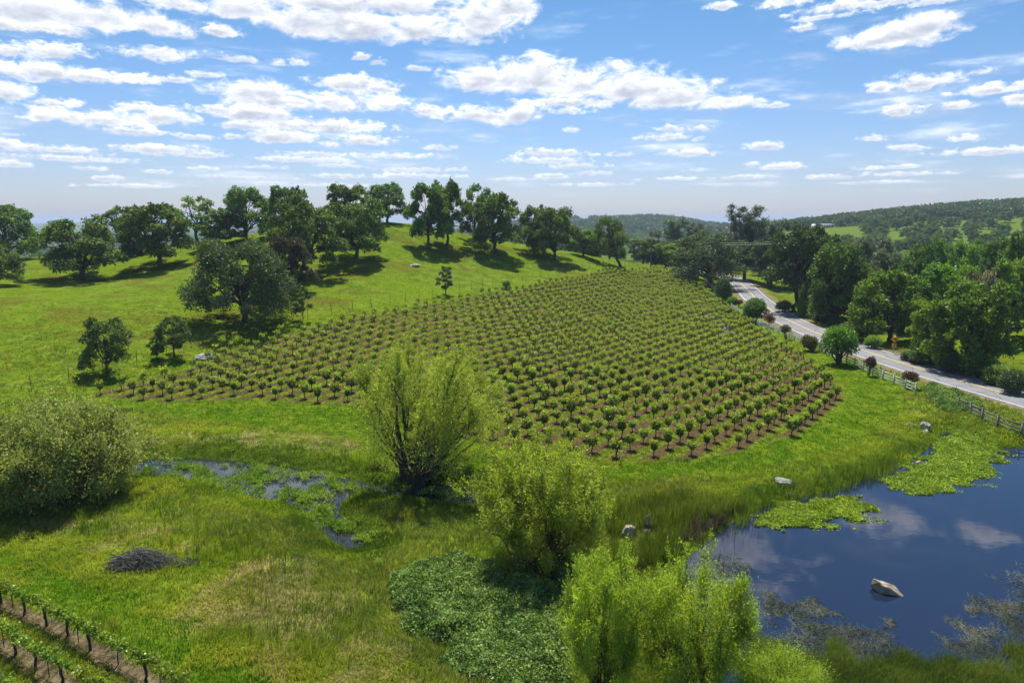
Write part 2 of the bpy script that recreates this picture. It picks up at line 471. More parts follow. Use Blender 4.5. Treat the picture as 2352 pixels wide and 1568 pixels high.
a_bed = 1 - sstep(td + wob * 0.25, 0.25, 0.75)

m_ground, t, p = new_mat('meadow_ground')
tc = t.node('ShaderNodeTexCoord'); ob = tc.outputs['Object']
n_big = t.noise(0.05, 4, 0.6, ob)
n_mid = t.noise(0.35, 4, 0.6, ob, 0.8)
n_fine = t.noise(3.0, 5, 0.7, t.vmul(ob, (1.0, 0.45, 1.0)))
n_str = t.noise(0.9, 4, 0.65, t.vmul(ob, (0.5, 1.6, 1.0)), 1.5)
grass = t.mix(t.ramp(n_mid, 0.34, 0.66), (0.08, 0.155, 0.008), (0.185, 0.255, 0.028))
grass = t.mix(t.ramp(n_big, 0.42, 0.62, 0, 0.75), grass, (0.135, 0.225, 0.01))
grass = t.mix(t.ramp(n_str, 0.50, 0.70, 0, 0.8), grass, (0.27, 0.30, 0.06))
grass = t.mix(t.ramp(n_str, 0.28, 0.42, 0.55, 0), grass, (0.06, 0.10, 0.008))
grass = t.mix(t.ramp(t.noise(0.09, 5, 0.65, t.vmul(ob, (0.7, 1.3, 1)), 1.0), 0.47, 0.63, 0, 0.85), grass, (0.135, 0.135, 0.025))
lushc = t.mix(t.ramp(n_mid, 0.35, 0.65), (0.08, 0.15, 0.008), (0.165, 0.225, 0.018))
c = t.mix(t.attr('lush'), grass, lushc)
dryc = t.mix(t.ramp(n_str, 0.35, 0.65), (0.22, 0.20, 0.055), (0.40, 0.34, 0.16))
c = t.mix(t.math('MULTIPLY', t.attr('dry'), t.ramp(n_mid, 0.42, 0.6)), c, dryc)
# tilled strips under the vines, following the rows
rowv = t.node('ShaderNodeVectorMath', operation='DOT_PRODUCT'); t.set(rowv.inputs[0], ob)
rowv.inputs[1].default_value = (GN[0] / 2.38 ** 2, GN[1] / 2.38 ** 2, 0)
rv = t.math('ADD', rowv.outputs['Value'], 100.5 - float(G0 @ GN) / 2.38 ** 2)
rv = t.math('ABSOLUTE', t.math('SUBTRACT', t.math('FRACT', rv), 0.5))
rv = t.math('ADD', rv, t.math('MULTIPLY', t.math('SUBTRACT', t.noise(0.8, 4, 0.7, ob), 0.5), 0.34))
strip = t.ramp(rv, 0.19, 0.30, 1, 0)
soil = t.mix(t.ramp(t.noise(5.0, 4, 0.7, ob), 0.3, 0.7), (0.055, 0.039, 0.02), (0.17, 0.125, 0.07))
vgr = t.mix(t.ramp(n_fine, 0.35, 0.65), (0.085, 0.13, 0.012), (0.165, 0.205, 0.03))
vin = t.mix(strip, vgr, soil)
c = t.mix(t.attr('vine'), c, vin)
c = t.mix(t.attr('bed'), c, t.mix(t.ramp(n_fine, 0.3, 0.7), (0.075, 0.058, 0.04), (0.21, 0.165, 0.115)))
c = t.mix(t.attr('wet'), c, t.mix(t.ramp(n_mid, 0.3, 0.7), (0.035, 0.065, 0.008), (0.10, 0.16, 0.012)))
dirt = t.mix(t.ramp(t.noise(2.0, 5, 0.7, ob), 0.3, 0.7), (0.16, 0.115, 0.075), (0.34, 0.27, 0.2))
c = t.mix(t.math('MULTIPLY', t.attr('dirt'), t.ramp(n_mid, 0.3, 0.5, 0.45, 1)), c, dirt)
c = t.mix(t.attr('mud'), c, (0.02, 0.022, 0.014))
farc = t.mix(t.ramp(t.noise(0.012, 4, 0.6, ob), 0.42, 0.55), (0.13, 0.20, 0.02), (0.04, 0.075, 0.02))
farc = t.mix(t.attr('pasture'), farc, (0.125, 0.19, 0.03))
c = t.mix(t.attr('far'), c, farc)
fine_v = t.ramp(n_fine, 0.25, 0.75, 0.48, 0.98)
c = t.mix(1.0, c, t.node('ShaderNodeCombineColor', i_0=fine_v, i_1=fine_v, i_2=t.math('MULTIPLY', fine_v, 0.78)).outputs[0], 'MULTIPLY')
t.set(p.inputs['Base Color'], c)
p.inputs['Roughness'].default_value = 0.95
p.inputs['Specular IOR Level'].default_value = 0.0
bp = t.node('ShaderNodeBump', i_Strength=0.9, i_Distance=0.25)
t.set(bp.inputs['Height'], t.math('ADD', t.math('MULTIPLY', n_fine, 0.8), n_str))
t.set(p.inputs['Normal'], bp.outputs[0])
PAST = [[(2090, 512), (2352, 505), (2352, 560), (2200, 560), (2080, 535)], [(1790, 522), (1960, 520), (1960, 552), (1850, 548)]]
pa = np.zeros(len(P2)); xx, yy, zc = project(V)
for pl in PAST:
    pw = np.array([azr(x, 500, 1)[:2] for x, y in pl])
fm = (rng_ > 440) & (rng_ < 900) & (zc > 1)
azv = np.degrees(np.arctan2(P2[:, 0], P2[:, 1]))
pa[fm] = (sstep(azv[fm], 20, 22) * (1 - sstep(rng_[fm], 790, 860)))
attrs = dict(vine=a_vine, lush=a_lush, dry=a_dry, dirt=a_dirt, wet=a_wet * (1 - a_lush * 0.7), mud=a_mud, far=a_far, bed=a_bed, pasture=pa)
ground = new_obj('ground', mesh_np('ground', V, [quads, tris], [m_ground], True, attrs=attrs))
tag(ground, kind='structure')

# ------------------------------------------------------------------ water
def water_mat(name, deep, rough):
    m, t, p = new_mat(name)
    tc = t.node('ShaderNodeTexCoord')
    p.inputs['Base Color'].default_value = (*deep, 1)
    p.inputs['Roughness'].default_value = rough
    p.inputs['IOR'].default_value = 1.5
    n = t.noise(1.2, 3, 0.5, t.vmul(tc.outputs['Object'], (1, 1.8, 1)))
    bp = t.node('ShaderNodeBump', i_Strength=0.03, i_Distance=0.05); t.set(bp.inputs['Height'], n)
    t.set(p.inputs['Normal'], bp.outputs[0])
    return m
m_pond = water_mat('pond_water', (0.010, 0.017, 0.038), 0.02)
m_marsh = water_mat('marsh_water', (0.012, 0.018, 0.025), 0.03)
def sheet(name, poly, z, mat):
    import bmesh
    from mathutils.geometry import tessellate_polygon
    from mathutils import Vector
    tr = tessellate_polygon([[Vector((x, y, 0)) for x, y in poly]])
    o = new_obj(name, mesh_np(name, [(x, y, z) for x, y in poly], [np.array(tr)], [mat]))
    if o.data.polygons[0].normal.z < 0: o.data.flip_normals()
    return o
def grow(poly, d):
    c = poly; n = len(poly)
    t_ = np.roll(c, -1, 0) - np.roll(c, 1, 0); t_ /= np.linalg.norm(t_, axis=1)[:, None]
    nr_ = np.stack([t_[:, 1], -t_[:, 0]], 1)
    area = 0.5 * np.sum(c[:, 0] * np.roll(c[:, 1], -1) - np.roll(c[:, 0], -1) * c[:, 1])
    return c + nr_ * (d if area > 0 else -d)
tag(sheet('pond_water', grow(POND, 0.25), WATER_Z, m_pond), kind='structure')
tag(sheet('marsh_water', grow(MARSH, 0.2), WATER_Z, m_marsh), kind='structure')

# ------------------------------------------------------------------ road
m_road, t, p = new_mat('asphalt')
tc = t.node('ShaderNodeTexCoord'); ob = tc.outputs['Object']
n1 = t.noise(0.15, 4, 0.6, ob); n2 = t.noise(8.0, 3, 0.7, ob)
lat = t.attr('lat')
track = t.ramp(t.math('ABSOLUTE', t.math('SUBTRACT', t.math('ABSOLUTE', lat), 1.6)), 0.3, 0.9, 0.0, 0.25)
c = t.mix(t.ramp(n1, 0.3, 0.7), (0.135, 0.135, 0.142), (0.20, 0.2, 0.202))
c = t.mix(track, c, (0.105, 0.105, 0.11))
f = t.ramp(n2, 0.2, 0.8, 0.85, 1.15)
c = t.mix(1.0, c, t.node('ShaderNodeCombineColor', i_0=f, i_1=f, i_2=f).outputs[0], 'MULTIPLY')
vor = t.node('ShaderNodeTexVoronoi', feature='DISTANCE_TO_EDGE', i_Scale=0.22)
t.set(vor.inputs['Vector'], t.node('ShaderNodeVectorMath', operation='ADD', i_0=ob, i_1=t.noise(0.5, 4, 0.6, ob, 0, 'Color')).outputs[0])
c = t.mix(t.ramp(vor.outputs['Distance'], 0.008, 0.02, 0.6, 0), c, (0.04, 0.04, 0.042))
t.set(p.inputs['Base Color'], c); p.inputs['Roughness'].default_value = 0.85
def paint(name, col):
    m, t, p = new_mat(name)
    tc = t.node('ShaderNodeTexCoord')
    n = t.noise(3.0, 4, 0.7, tc.outputs['Object'])
    t.set(p.inputs['Base Color'], t.mix(t.ramp(n, 0.5, 0.8), col, tuple(0.5 * v + 0.1 for v in col)))
    p.inputs['Roughness'].default_value = 0.7
    return m
m_white, m_yellow = paint('white_road_paint', (0.72, 0.72, 0.70)), paint('yellow_road_paint', (0.62, 0.42, 0.06))
_seg = np.hypot(*np.diff(ROAD_C, axis=0).T); _arc = np.concatenate([[0], np.cumsum(_seg)])
ss = np.arange(0, _arc[-1], 1.0)
rc = np.stack([np.interp(ss, _arc, ROAD_C[:, 0]), np.interp(ss, _arc, ROAD_C[:, 1])], 1)
tg = np.gradient(rc, axis=0); tg /= np.linalg.norm(tg, axis=1)[:, None]
rn = np.stack([tg[:, 1], -tg[:, 0]], 1)        # to the right of travel
def strip_mesh(offs, z, thick_edge=0.0):
    offs = np.array(offs); k = len(offs)
    crown = 0.06 * (1 - (offs / 3.4) ** 2)
    Vv = np.concatenate([rc[:, None] + rn[:, None] * offs[None, :, None], np.broadcast_to((z + crown)[None, :, None], (len(rc), k, 1))], -1)
    i = np.arange(len(rc) - 1)[:, None] * k; j = np.arange(k - 1)[None]
    q = np.stack([i + j, i + j + 1, i + k + j + 1, i + k + j], -1).reshape(-1, 4)
    return Vv.reshape(-1, 3), q, np.tile(offs, len(rc))
Vr, qr, lt = strip_mesh([-3.45, -3.4, -2, -1, 0, 1, 2, 3.4, 3.45], 0.0)
Vr[:, 2] -= np.where(np.abs(lt) > 3.42, 0.14, 0)
tag(new_obj('road', mesh_np('road', Vr, [qr], [m_road], True, attrs=dict(lat=lt))), kind='structure')
for nm, o_, w_, mm in (('edge_line', -3.05, 0.11, m_white), ('edge_line', 3.05, 0.11, m_white), ('centre_line', -0.13, 0.1, m_yellow), ('centre_line', 0.13, 0.1, m_yellow)):
    Vr, qr, lt = strip_mesh([o_ - w_ / 2, o_ + w_ / 2], 0.005)
    tag(new_obj(nm, mesh_np(nm, Vr, [qr], [mm], True)), kind='structure')
# ------------------------------------------------------------------ clouds: a cloud deck on a sky dome
CL = [(100,35,170,48),(230,40,150,42),(350,62,100,28),(150,70,80,20),(20,60,50,18),(500,72,60,18),
 (420,12,120,22),(560,25,140,38),(700,55,150,44),(830,68,170,42),(980,75,150,38),(1110,45,85,55),(1170,20,60,40),(900,15,150,32),(760,10,150,32),
 (35,122,75,20),(135,122,85,20),(350,127,85,22),(110,168,130,26),(200,178,90,20),(310,182,70,16),(400,184,35,10),(470,173,40,10),(25,217,45,22),
 (100,268,85,25),(190,275,150,25),(350,272,95,26),(130,240,70,15),(310,248,50,18),(290,302,85,14),
 (600,215,120,32),(640,235,120,22),(760,238,150,30),(800,195,95,20),(870,205,40,12),(490,252,50,12),(580,264,90,22),
 (550,290,50,10),(760,292,130,18),(660,319,80,15),(850,327,120,16),(540,315,25,8),(1010,340,50,9),(900,360,110,10),(455,317,35,6),(30,308,40,6),
 (15,330,28,12),(140,345,110,13),(160,365,130,9),(30,378,40,9),(370,345,120,11),(480,358,110,9),(710,355,60,9),(690,368,120,9),
 (200,388,40,7),(250,410,45,6),(370,395,30,6),(470,388,30,6),(600,385,70,7),(560,408,120,7),(780,382,60,6),(780,405,90,7),(960,390,90,7),(970,405,90,6),
 (550,137,50,10),(690,145,30,12),(830,132,20,9),(870,145,18,10),(960,158,30,8),(640,147,20,9),
 (1130,185,100,50),(1230,185,110,52),(1340,200,130,55),(1450,210,130,42),(1300,237,130,16),(1560,228,130,34),(1660,234,85,24),
 (1000,257,70,18),(1120,268,120,26),(1190,265,70,25),(1290,258,55,12),
 (1660,15,40,12),(1800,8,90,20),(1900,20,100,22),(2050,5,120,13),(2150,3,80,10),(1880,42,100,9),(2060,85,125,38),(2010,98,90,20),(2120,68,80,30),(1840,67,42,11),(1800,40,25,10),
 (2020,205,30,16),(2120,192,110,24),(2260,165,40,16),(2280,207,110,18),(2345,228,40,22),(2070,256,50,16),(2190,246,45,11),(1780,242,35,8),
 (1310,300,18,9),(1550,297,50,9),(1520,316,65,11),(1602,320,15,7),(1270,352,70,11),(1240,370,90,9),(1330,383,60,8),(1365,355,15,5),(1432,355,38,8),(1580,353,60,11),(1280,405,60,7),(1350,398,50,7),
 (1760,338,35,10),(1795,383,55,10),(1725,377,18,6),(1598,392,42,6),(1550,410,70,6),(2005,318,28,10),(2090,340,45,9),(2215,318,55,13),(2290,348,140,11),(2060,385,80,6),(2080,400,90,6),(1900,408,60,6),(1700,408,80,6),
 (300,428,120,5),(700,425,150,5),(1180,412,60,5),(1350,425,80,5),(2000,420,120,5),
 # above the frame, mirrored in the pond
 (1560,-345,300,210),(1520,-310,220,160),(1640,-380,180,150),(2120,-262,120,60),(2450,-330,100,40),(480,-150,420,110),(800,-170,200,70)]
SKY_R = 60000.0
a1 = np.radians(np.concatenate([np.arange(-80, -40, 1.0), np.arange(-40, 40, 0.16), np.arange(40, 80.5, 1.0)]))
e1 = np.radians(np.concatenate([np.arange(-0.5, 18, 0.1), np.arange(18, 50, 0.5)]))
AZ, EL = np.meshgrid(a1, e1)
az_, el_ = AZ.ravel(), EL.ravel()
F = np.full(len(az_), -3.0); VV = np.zeros(len(az_)); KS = np.ones(len(az_))
for cx, cy, rx, ry in CL:
    d = ray(cx, cy); ca, ce = atan2(d[0], d[1]), math.asin(d[2])
    d2 = ray(cx + rx, cy); ra = abs(atan2(d2[0], d2[1]) - ca); d3 = ray(cx, cy - ry); re = abs(math.asin(d3[2]) - ce)
    ra *= 1.12; re *= 1.12
    u = (az_ - ca) / ra; v = (el_ - ce) / re
    vv = np.where(v < 0, -v * 1.7, v)
    f = 1 - np.sqrt(u * u + vv * vv)
    w = 1 / (1 + np.exp(-(f - F) * 6)); VV = VV * (1 - w) + v * w
    KS = KS * (1 - w) + min(1.0, ry / 40.0) * w
    F = np.maximum(F, f)
na_, ne_ = len(a1), len(e1)
Vd = SKY_R * np.stack([np.cos(el_) * np.sin(az_), np.cos(el_) * np.cos(az_), np.sin(el_)], 1)
i = np.arange(ne_ - 1)[:, None] * na_; j = np.arange(na_ - 1)[None]
qd = np.stack([i + j, i + j + 1, i + na_ + j + 1, i + na_ + j], -1).reshape(-1, 4)
m_sky = bpy.data.materials.new('cloud_deck'); m_sky.use_nodes = True
t = NT(m_sky); t.n.remove(t.n['Principled BSDF'])
q = t.attr('q', 'Vector'); Fa = t.attr('field'); va = t.attr('vert'); ks = t.attr('size')
na1 = t.noise(7.0, 3, 0.55, q); nb1 = t.noise(26.0, 6, 0.62, q, 0.4)
nn = t.math('ADD', t.math('MULTIPLY', t.math('SUBTRACT', na1, 0.5), 2.0), t.math('MULTIPLY', t.math('SUBTRACT', nb1, 0.5), 2.4))
fld = t.math('ADD', Fa, nn)
hi_n = t.noise(85.0, 5, 0.62, q, 0.3)
fld = t.math('ADD', fld, t.math('MULTIPLY', t.math('SUBTRACT', hi_n, 0.5), t.ramp(ks, 0.15, 0.9, 2.4, 0.4)))
mask = t.ramp(fld, -0.22, 0.62)
mask = t.math('MULTIPLY', mask, t.ramp(ks, 0.1, 0.45, 0.72, 1.0))
# thin scattered cloud over the whole deck
wisp = t.ramp(t.math('ADD', t.noise(11.0, 5, 0.6, t.vmul(q, (0.6, 1.4, 1))), t.math('MULTIPLY', t.attr('low'), 0.06)), 0.55, 0.82, 0, 0.6)
wisp = t.math('MULTIPLY', wisp, t.attr('low'))
mask = t.math('MAXIMUM', t.math('MULTIPLY', mask, 0.96), wisp)
up = t.vmul(q, (1, 1, 1)); off = t.node('ShaderNodeVectorMath', operation='ADD'); t.set(off.inputs[0], q); off.inputs[1].default_value = (0.0, 0.022, 0)
nc1 = t.noise(26.0, 4, 0.6, off.outputs[0], 0.4)
lit = t.math('ADD', t.math('MULTIPLY', t.math('SUBTRACT', nb1, nc1), 1.2), t.math('MULTIPLY', va, 0.38))
lit = t.math('ADD', lit, t.math('MULTIPLY', t.ramp(fld, 0.3, 1.1), -0.38))
lit = t.ramp(lit, -0.62, 0.62)
ccol = t.mix(lit, (0.36, 0.39, 0.46), (1.0, 1.0, 1.0))
ccol = t.mix(t.ramp(ks, 0.15, 0.5, 0.35, 0), ccol, (0.5, 0.53, 0.62))
em = t.node('ShaderNodeEmission', i_Color=ccol, i_Strength=0.92)
tp = t.node('ShaderNodeBsdfTransparent')
mx = t.node('ShaderNodeMixShader'); t.set(mx.inputs[0], mask); t.set(mx.inputs[1], tp.outputs[0]); t.set(mx.inputs[2], em.outputs[0])
t.set(t.n['Material Output'].inputs[0], mx.outputs[0])
m_sky.cycles.emission_sampling = 'NONE'
low = sstep(el_, radians(1.0), radians(3)) * (1 - 0.6 * sstep(el_, radians(8), radians(16)))
q_ = np.stack([az_, el_ * 2.0, np.zeros(len(az_))], 1)
tag(new_obj('sky', mesh_np('sky', Vd, [qd], [m_sky], True, attrs=dict(field=F, vert=np.clip(VV, -1.5, 1.5), size=KS, low=low, q=q_))), kind='structure')

# ------------------------------------------------------------------ haze
m_haze = bpy.data.materials.new('haze_air'); m_haze.use_nodes = True
t = NT(m_haze); t.n.remove(t.n['Principled BSDF'])
pv = t.node('ShaderNodeVolumePrincipled', i_Density=HAZE)
pv.inputs['Color'].default_value = (0.62, 0.76, 1.0, 1)
t.set(t.n['Material Output'].inputs['Volume'], pv.outputs[0])
hb = Geo(); zlo, zhi = float(gz.min()) - 1.0, 75.0
hb.box((0, 0, (zlo + zhi) / 2), (54000, 54000, zhi - zlo))
tag(hb.build('haze', m_haze), kind='stuff')
# ------------------------------------------------------------------ plant builders
def unit(v): return v / (np.linalg.norm(v, axis=-1, keepdims=True) + 1e-9)
def rand_dirs(rng, n): return unit(rng.normal(size=(n, 3)))
def leaf_quads(Cn, L, Wd, rng, dirs=None, follow=0.0, jit=0.3):
    n = len(Cn)
    T = rand_dirs(rng, n)
    if dirs is not None: T = unit(T * (1 - follow) + dirs * follow)
    B = unit(np.cross(T, rand_dirs(rng, n)))
    s = (1 + jit * (rng.random(n) * 2 - 1))[:, None]
    l, w = L * s, Wd * s * 0.5
    mid = Cn + T * l * (0.35 + 0.2 * rng.random((n, 1))) + np.cross(T, B) * l * 0.12
    V = np.stack([Cn, mid + B * w, Cn + T * l, mid - B * w], 1).reshape(-1, 3)
    return V, np.arange(n * 4).reshape(-1, 4)

def bent(p0, p1, rng, sag=0.0, jit=0.06, n=6):
    t_ = np.linspace(0, 1, n)[:, None]; L = np.linalg.norm(np.subtract(p1, p0))
    P = np.asarray(p0) * (1 - t_) + np.asarray(p1) * t_
    P[:, 2] += (sag * L * 4 * t_ * (1 - t_))[:, 0]
    P[1:-1] += rng.normal(size=(n - 2, 3)) * L * jit
    return P

def oak(seed, H=12.0, R=6.0, th=2.6, lobes=15, nleaf=11000, leaf=0.38, lean=(0, 0), low=0.0, tr=0.34, flat=0.75, fork=0.3, open_=0.0):
    """trunk mesh and crown leaf mesh of a broad crowned tree standing at the origin"""
    rng = np.random.default_rng(seed); g = Geo()
    top = np.array([lean[0], lean[1], th])
    P = bent((0, 0, -0.3), top, rng, 0, 0.03, 6)
    g.tube(P, np.array([1.5, 1.12, 1.0, 0.95, 0.9, 0.85]) * tr, 8)
    lead = top + np.array([rng.normal() * 0.12 * R + lean[0], rng.normal() * 0.12 * R + lean[1], (H - th) * 0.55])
    lp = bent(top, lead, rng, 0, 0.05, 6); g.tube(lp, np.linspace(0.75, 0.2, 6) * tr, 7)
    cs, rs = [], []
    lobes = int(lobes * 1.45)
    for k in range(lobes):
        u = (k + 0.5) / lobes
        zz = th + low + (H - th - low) * (0.02 + 0.83 * u ** 0.85)
        zr = (zz - th - low) / (H - th - low)
        rho = R * max(0.12, 1 - 1.25 * abs(zr - 0.3) ** 1.6) * (0.95 - 0.65 * rng.random() ** 1.7)
        a = k * 2.4 + rng.normal() * 0.35
        rl = R * (0.21 + 0.15 * rng.random()) * (1 - 0.2 * zr)
        if zz + rl * flat > H: zz = H - rl * flat * (0.9 + 0.2 * rng.random())
        cs.append(np.array([cos(a) * rho + lean[0] * 1.3, sin(a) * rho + lean[1] * 1.3, zz])); rs.append(rl)
    cs, rs = np.array(cs), np.array(rs)
    LV, LF, ln = [], [], 0
    wt = rs ** 2 / (rs ** 2).sum()
    for c_, r_, w_ in zip(cs, rs, wt):
        s0 = lp[rng.integers(0, 5)] if rng.random() > fork else P[rng.integers(3, 6)]
        if c_[2] < s0[2] - 0.2: s0 = P[4]
        pth = bent(s0, c_, rng, 0.1, 0.06, 6)
        g.tube(pth, np.linspace(0.42, 0.1, 6) * tr, 5, False)
        nk = 5
        for e in c_ + rand_dirs(rng, nk) * r_ * np.array([0.85, 0.85, 0.6]):
            g.tube(bent(pth[rng.integers(3, 6)], e, rng, 0.03, 0.08, 4), np.linspace(0.1, 0.03, 4) * tr, 4, False)
        ns = max(8, int(nleaf * w_ / 9))
        D = rand_dirs(rng, ns * 2); D = D[D[:, 2] > -0.55 + 0.5 * rng.random(len(D)) * open_][:ns]; ns = len(D)
        rad_ = r_ * (0.62 + 0.42 * rng.random(ns) ** 0.6)
        bump = 0.85 + 0.35 * np.sin(D[:, 0] * 5 + seed) * np.sin(D[:, 1] * 5 + 1.7 * seed) * np.cos(D[:, 2] * 4)
        sc = c_ + D * (rad_ * bump)[:, None] * np.array([1, 1, flat])
        cc = np.repeat(sc, 9, 0) + rng.normal(size=(ns * 9, 3)) * r_ * np.array([0.13, 0.13, 0.09])
        v, f = leaf_quads(cc, leaf, leaf * 0.72, rng, np.repeat(D, 9, 0), 0.25)
        LV.append(v); LF.append(f + ln); ln += len(v)
    return g.mesh('trunk'), mesh_np('crown', np.concatenate(LV), [np.concatenate(LF)])

def pine(seed, H=20.0, R=5.6, nleaf=17000, leaf=0.58):
    """grey foothill pine: forked leaders with open tufts of long needles"""
    rng = np.random.default_rng(seed); g = Geo(); sc = []; sd = []
    nl = rng.integers(2, 4)
    P = bent((0, 0, -0.3), (rng.normal() * 0.4, rng.normal() * 0.4, H * 0.35), rng, 0, 0.02, 5)
    g.tube(P, np.linspace(0.42, 0.3, 5), 8)
    for l in range(nl):
        a = l * 2 * pi / nl + rng.normal() * 0.4
        e = P[-1] + np.array([cos(a) * R * 0.4, sin(a) * R * 0.4, H * (0.62 - 0.1 * l * rng.random())])
        Q = bent(P[-1 if l else -2], e, rng, 0, 0.03, 9); g.tube(Q, np.linspace(0.26, 0.04, 9), 6, False)
        for k in range(26):
            u = (k + rng.random()) / 26; q = Q[0] * (1 - u) + Q[-1] * u
            b = rng.random() * 2 * pi; L = R * (0.75 - 0.5 * u) * (0.6 + 0.6 * rng.random()) + 0.3
            e2 = q + np.array([cos(b) * L, sin(b) * L, L * (0.25 + 0.5 * rng.random())])
            B = bent(q, e2, rng, -0.08, 0.05, 4); g.tube(B, np.linspace(0.06, 0.015, 4), 4, False)
            for m_ in range(7):
                w = 0.3 + 0.75 * rng.random(); sc.append(q * (1 - w) + e2 * w + rng.normal(size=3) * 0.28 * np.array([1, 1, 0.8])); sd.append((e2 - q) / L)
    for k in range(64):
        u = rng.random(); q = P[0] * (1 - u) + P[-1] * u; q[2] = H * (0.14 + 0.36 * u); b = rng.random() * 2 * pi; L = R * (0.45 + 0.5 * rng.random())
        e2 = q + np.array([cos(b) * L, sin(b) * L, L * 0.25]); g.tube(bent(q, e2, rng, 0, 0.05, 4), np.linspace(0.07, 0.015, 4), 4, False)
        for m_ in range(6):
            w = 0.4 + 0.65 * rng.random(); sc.append(q * (1 - w) + e2 * w + rng.normal(size=3) * 0.3); sd.append((e2 - q) / L)
    sc, sd = np.array(sc), np.array(sd); k = max(4, nleaf // len(sc))
    cc = np.repeat(sc, k, 0) + rng.normal(size=(len(sc) * k, 3)) * 0.26
    v, f = leaf_quads(cc, leaf, leaf * 0.32, rng, unit(np.repeat(sd, k, 0) + np.array([0, 0, 0.6])), 0.45)
    return g.mesh('trunk'), mesh_np('crown', v, [f])

def fan_tree(seed, *a, plumes=0, per=400, pr=(0.13, 0.2), zc=0.5, **kw):
    return _fan_tree(seed, *a, plumes=plumes, per=per, pr=pr, zc=zc, **kw)

def _fan_tree(seed, H=8.0, R=4.5, stems=11, nleaf=30000, leaf=0.2, lw=0.28, tr=0.13, up=0.55, droop=0.0, spread0=0.35, twig=1.0, bare=0.18, follow=0.55, fl=0.5, plumes=0, per=400, pr=(0.13, 0.2), zc=0.5):
    """many stems fanning from one stool (willow); leaves strung along fine twigs"""
    rng = np.random.default_rng(seed); g = Geo(); lc, ld = [], []
    for s in range(stems):
        a = s * 2.4 + rng.normal() * 0.25
        out = R * sqrt((s + 0.6) / stems) * (0.85 + 0.25 * rng.random())
        hh = H * (1.0 - 0.45 * (out / R) ** 2.2) * (0.85 + 0.2 * rng.random())
        b0 = np.array([cos(a), sin(a), 0]) * spread0 * rng.random()
        n = 10; t_ = np.linspace(0, 1, n)
        P = np.stack([b0[0] + cos(a) * out * t_ ** 1.15, b0[1] + sin(a) * out * t_ ** 1.15, -0.15 + hh * t_ ** (0.9 + up * 0.2)], 1)
        P[1:] += rng.normal(size=(n - 1, 3)) * 0.035 * H * t_[1:, None]
        g.tube(P, tr * (1 - 0.9 * t_) * (0.7 + 0.6 * rng.random()), 6, False)
        nb = 9
        for k in range(nb):
            u = bare + (1 - bare) * (k + rng.random()) / nb; i0 = min(int(u * (n - 1)), n - 2); w = u * (n - 1) - i0
            q = P[i0] * (1 - w) + P[i0 + 1] * w
            T = unit(P[i0 + 1] - P[i0])
            d = unit(T * 0.75 + rand_dirs(rng, 1)[0] * 0.75 + np.array([0, 0, up]))
            L = H * (0.34 - 0.16 * u) * (0.7 + 0.6 * rng.random())
            B = bent(q, q + d * L, rng, -0.05, 0.05, 6); g.tube(B, np.linspace(tr * 0.32 * (1 - 0.5 * u), 0.012, 6), 4, False)
            nt = 8
            for m_ in range(nt):
                v_ = 0.15 + 0.85 * (m_ + rng.random()) / nt; j0 = min(int(v_ * 5), 4); q2 = B[j0] + (B[j0 + 1] - B[j0]) * (v_ * 5 - j0)
                d2 = unit(d * 0.6 + rand_dirs(rng, 1)[0] * 0.8 + np.array([0, 0, up * 0.8 - droop]))
                L2 = twig * H * 0.10 * (0.6 + 0.8 * rng.random())
                lc.append(np.stack([q2, q2 + d2 * L2])); ld.append(d2)
                if m_ % 2 == 0: g.tube(np.stack([q2, q2 + d2 * L2]), [0.012, 0.005], 3, False)
    lc, ld = np.array(lc), np.array(ld); k = max(3, nleaf // len(lc))
    w = rng.random((len(lc), k, 1)); cc = lc[:, None, 0] * (1 - w) + lc[:, None, 1] * w
    cc = cc.reshape(-1, 3) + rng.normal(size=(len(lc) * k, 3)) * 0.07 * fl * H / 4
    dd = np.repeat(ld, k, 0)
    if plumes:          # upright sprays filling a dome that narrows to the stool
        pc, pd = [], []
        for q in range(plumes):
            u = (q + 0.5) / plumes; a = q * 2.4 + rng.normal() * 0.3
            zr = 0.2 + 0.78 * u ** 0.8; prof = sqrt(max(0.02, 1 - ((zr - zc) / (1.02 - zc if zr > zc else zc + 0.12)) ** 2))
            rho = R * prof * (0.55 + 0.42 * sqrt(rng.random()))
            c_ = np.array([cos(a) * rho, sin(a) * rho, H * zr * 0.93]); ax = unit(np.array([cos(a) * rho / R * 0.8, sin(a) * rho / R * 0.8, 1.0]))
            m_ = int(per * (0.6 + 0.8 * rng.random())); t_ = rng.normal(size=(m_, 1)) * 0.5; w_ = R * pr[0] * (0.7 + 0.5 * rng.random()) * np.clip(1.05 - 0.55 * np.abs(t_), 0.2, 1)
            pc.append(c_ + ax * t_ * H * pr[1] + rng.normal(size=(m_, 3)) * w_); pd.append(np.tile(ax, (m_, 1)))
            b0 = np.array([c_[0] * 0.15, c_[1] * 0.15, 0.1 * H]); g.tube(bent(b0, c_ + ax * H * pr[1] * 0.6, rng, -0.04, 0.025, 7), np.linspace(tr * 0.42, 0.012, 7), 5, False)
        cc = np.concatenate([cc] + pc); dd = np.concatenate([dd] + pd)
    v, f = leaf_quads(cc, leaf, leaf * lw, rng, dd, follow)
    return g.mesh('stem'), mesh_np('foliage', v, [f])

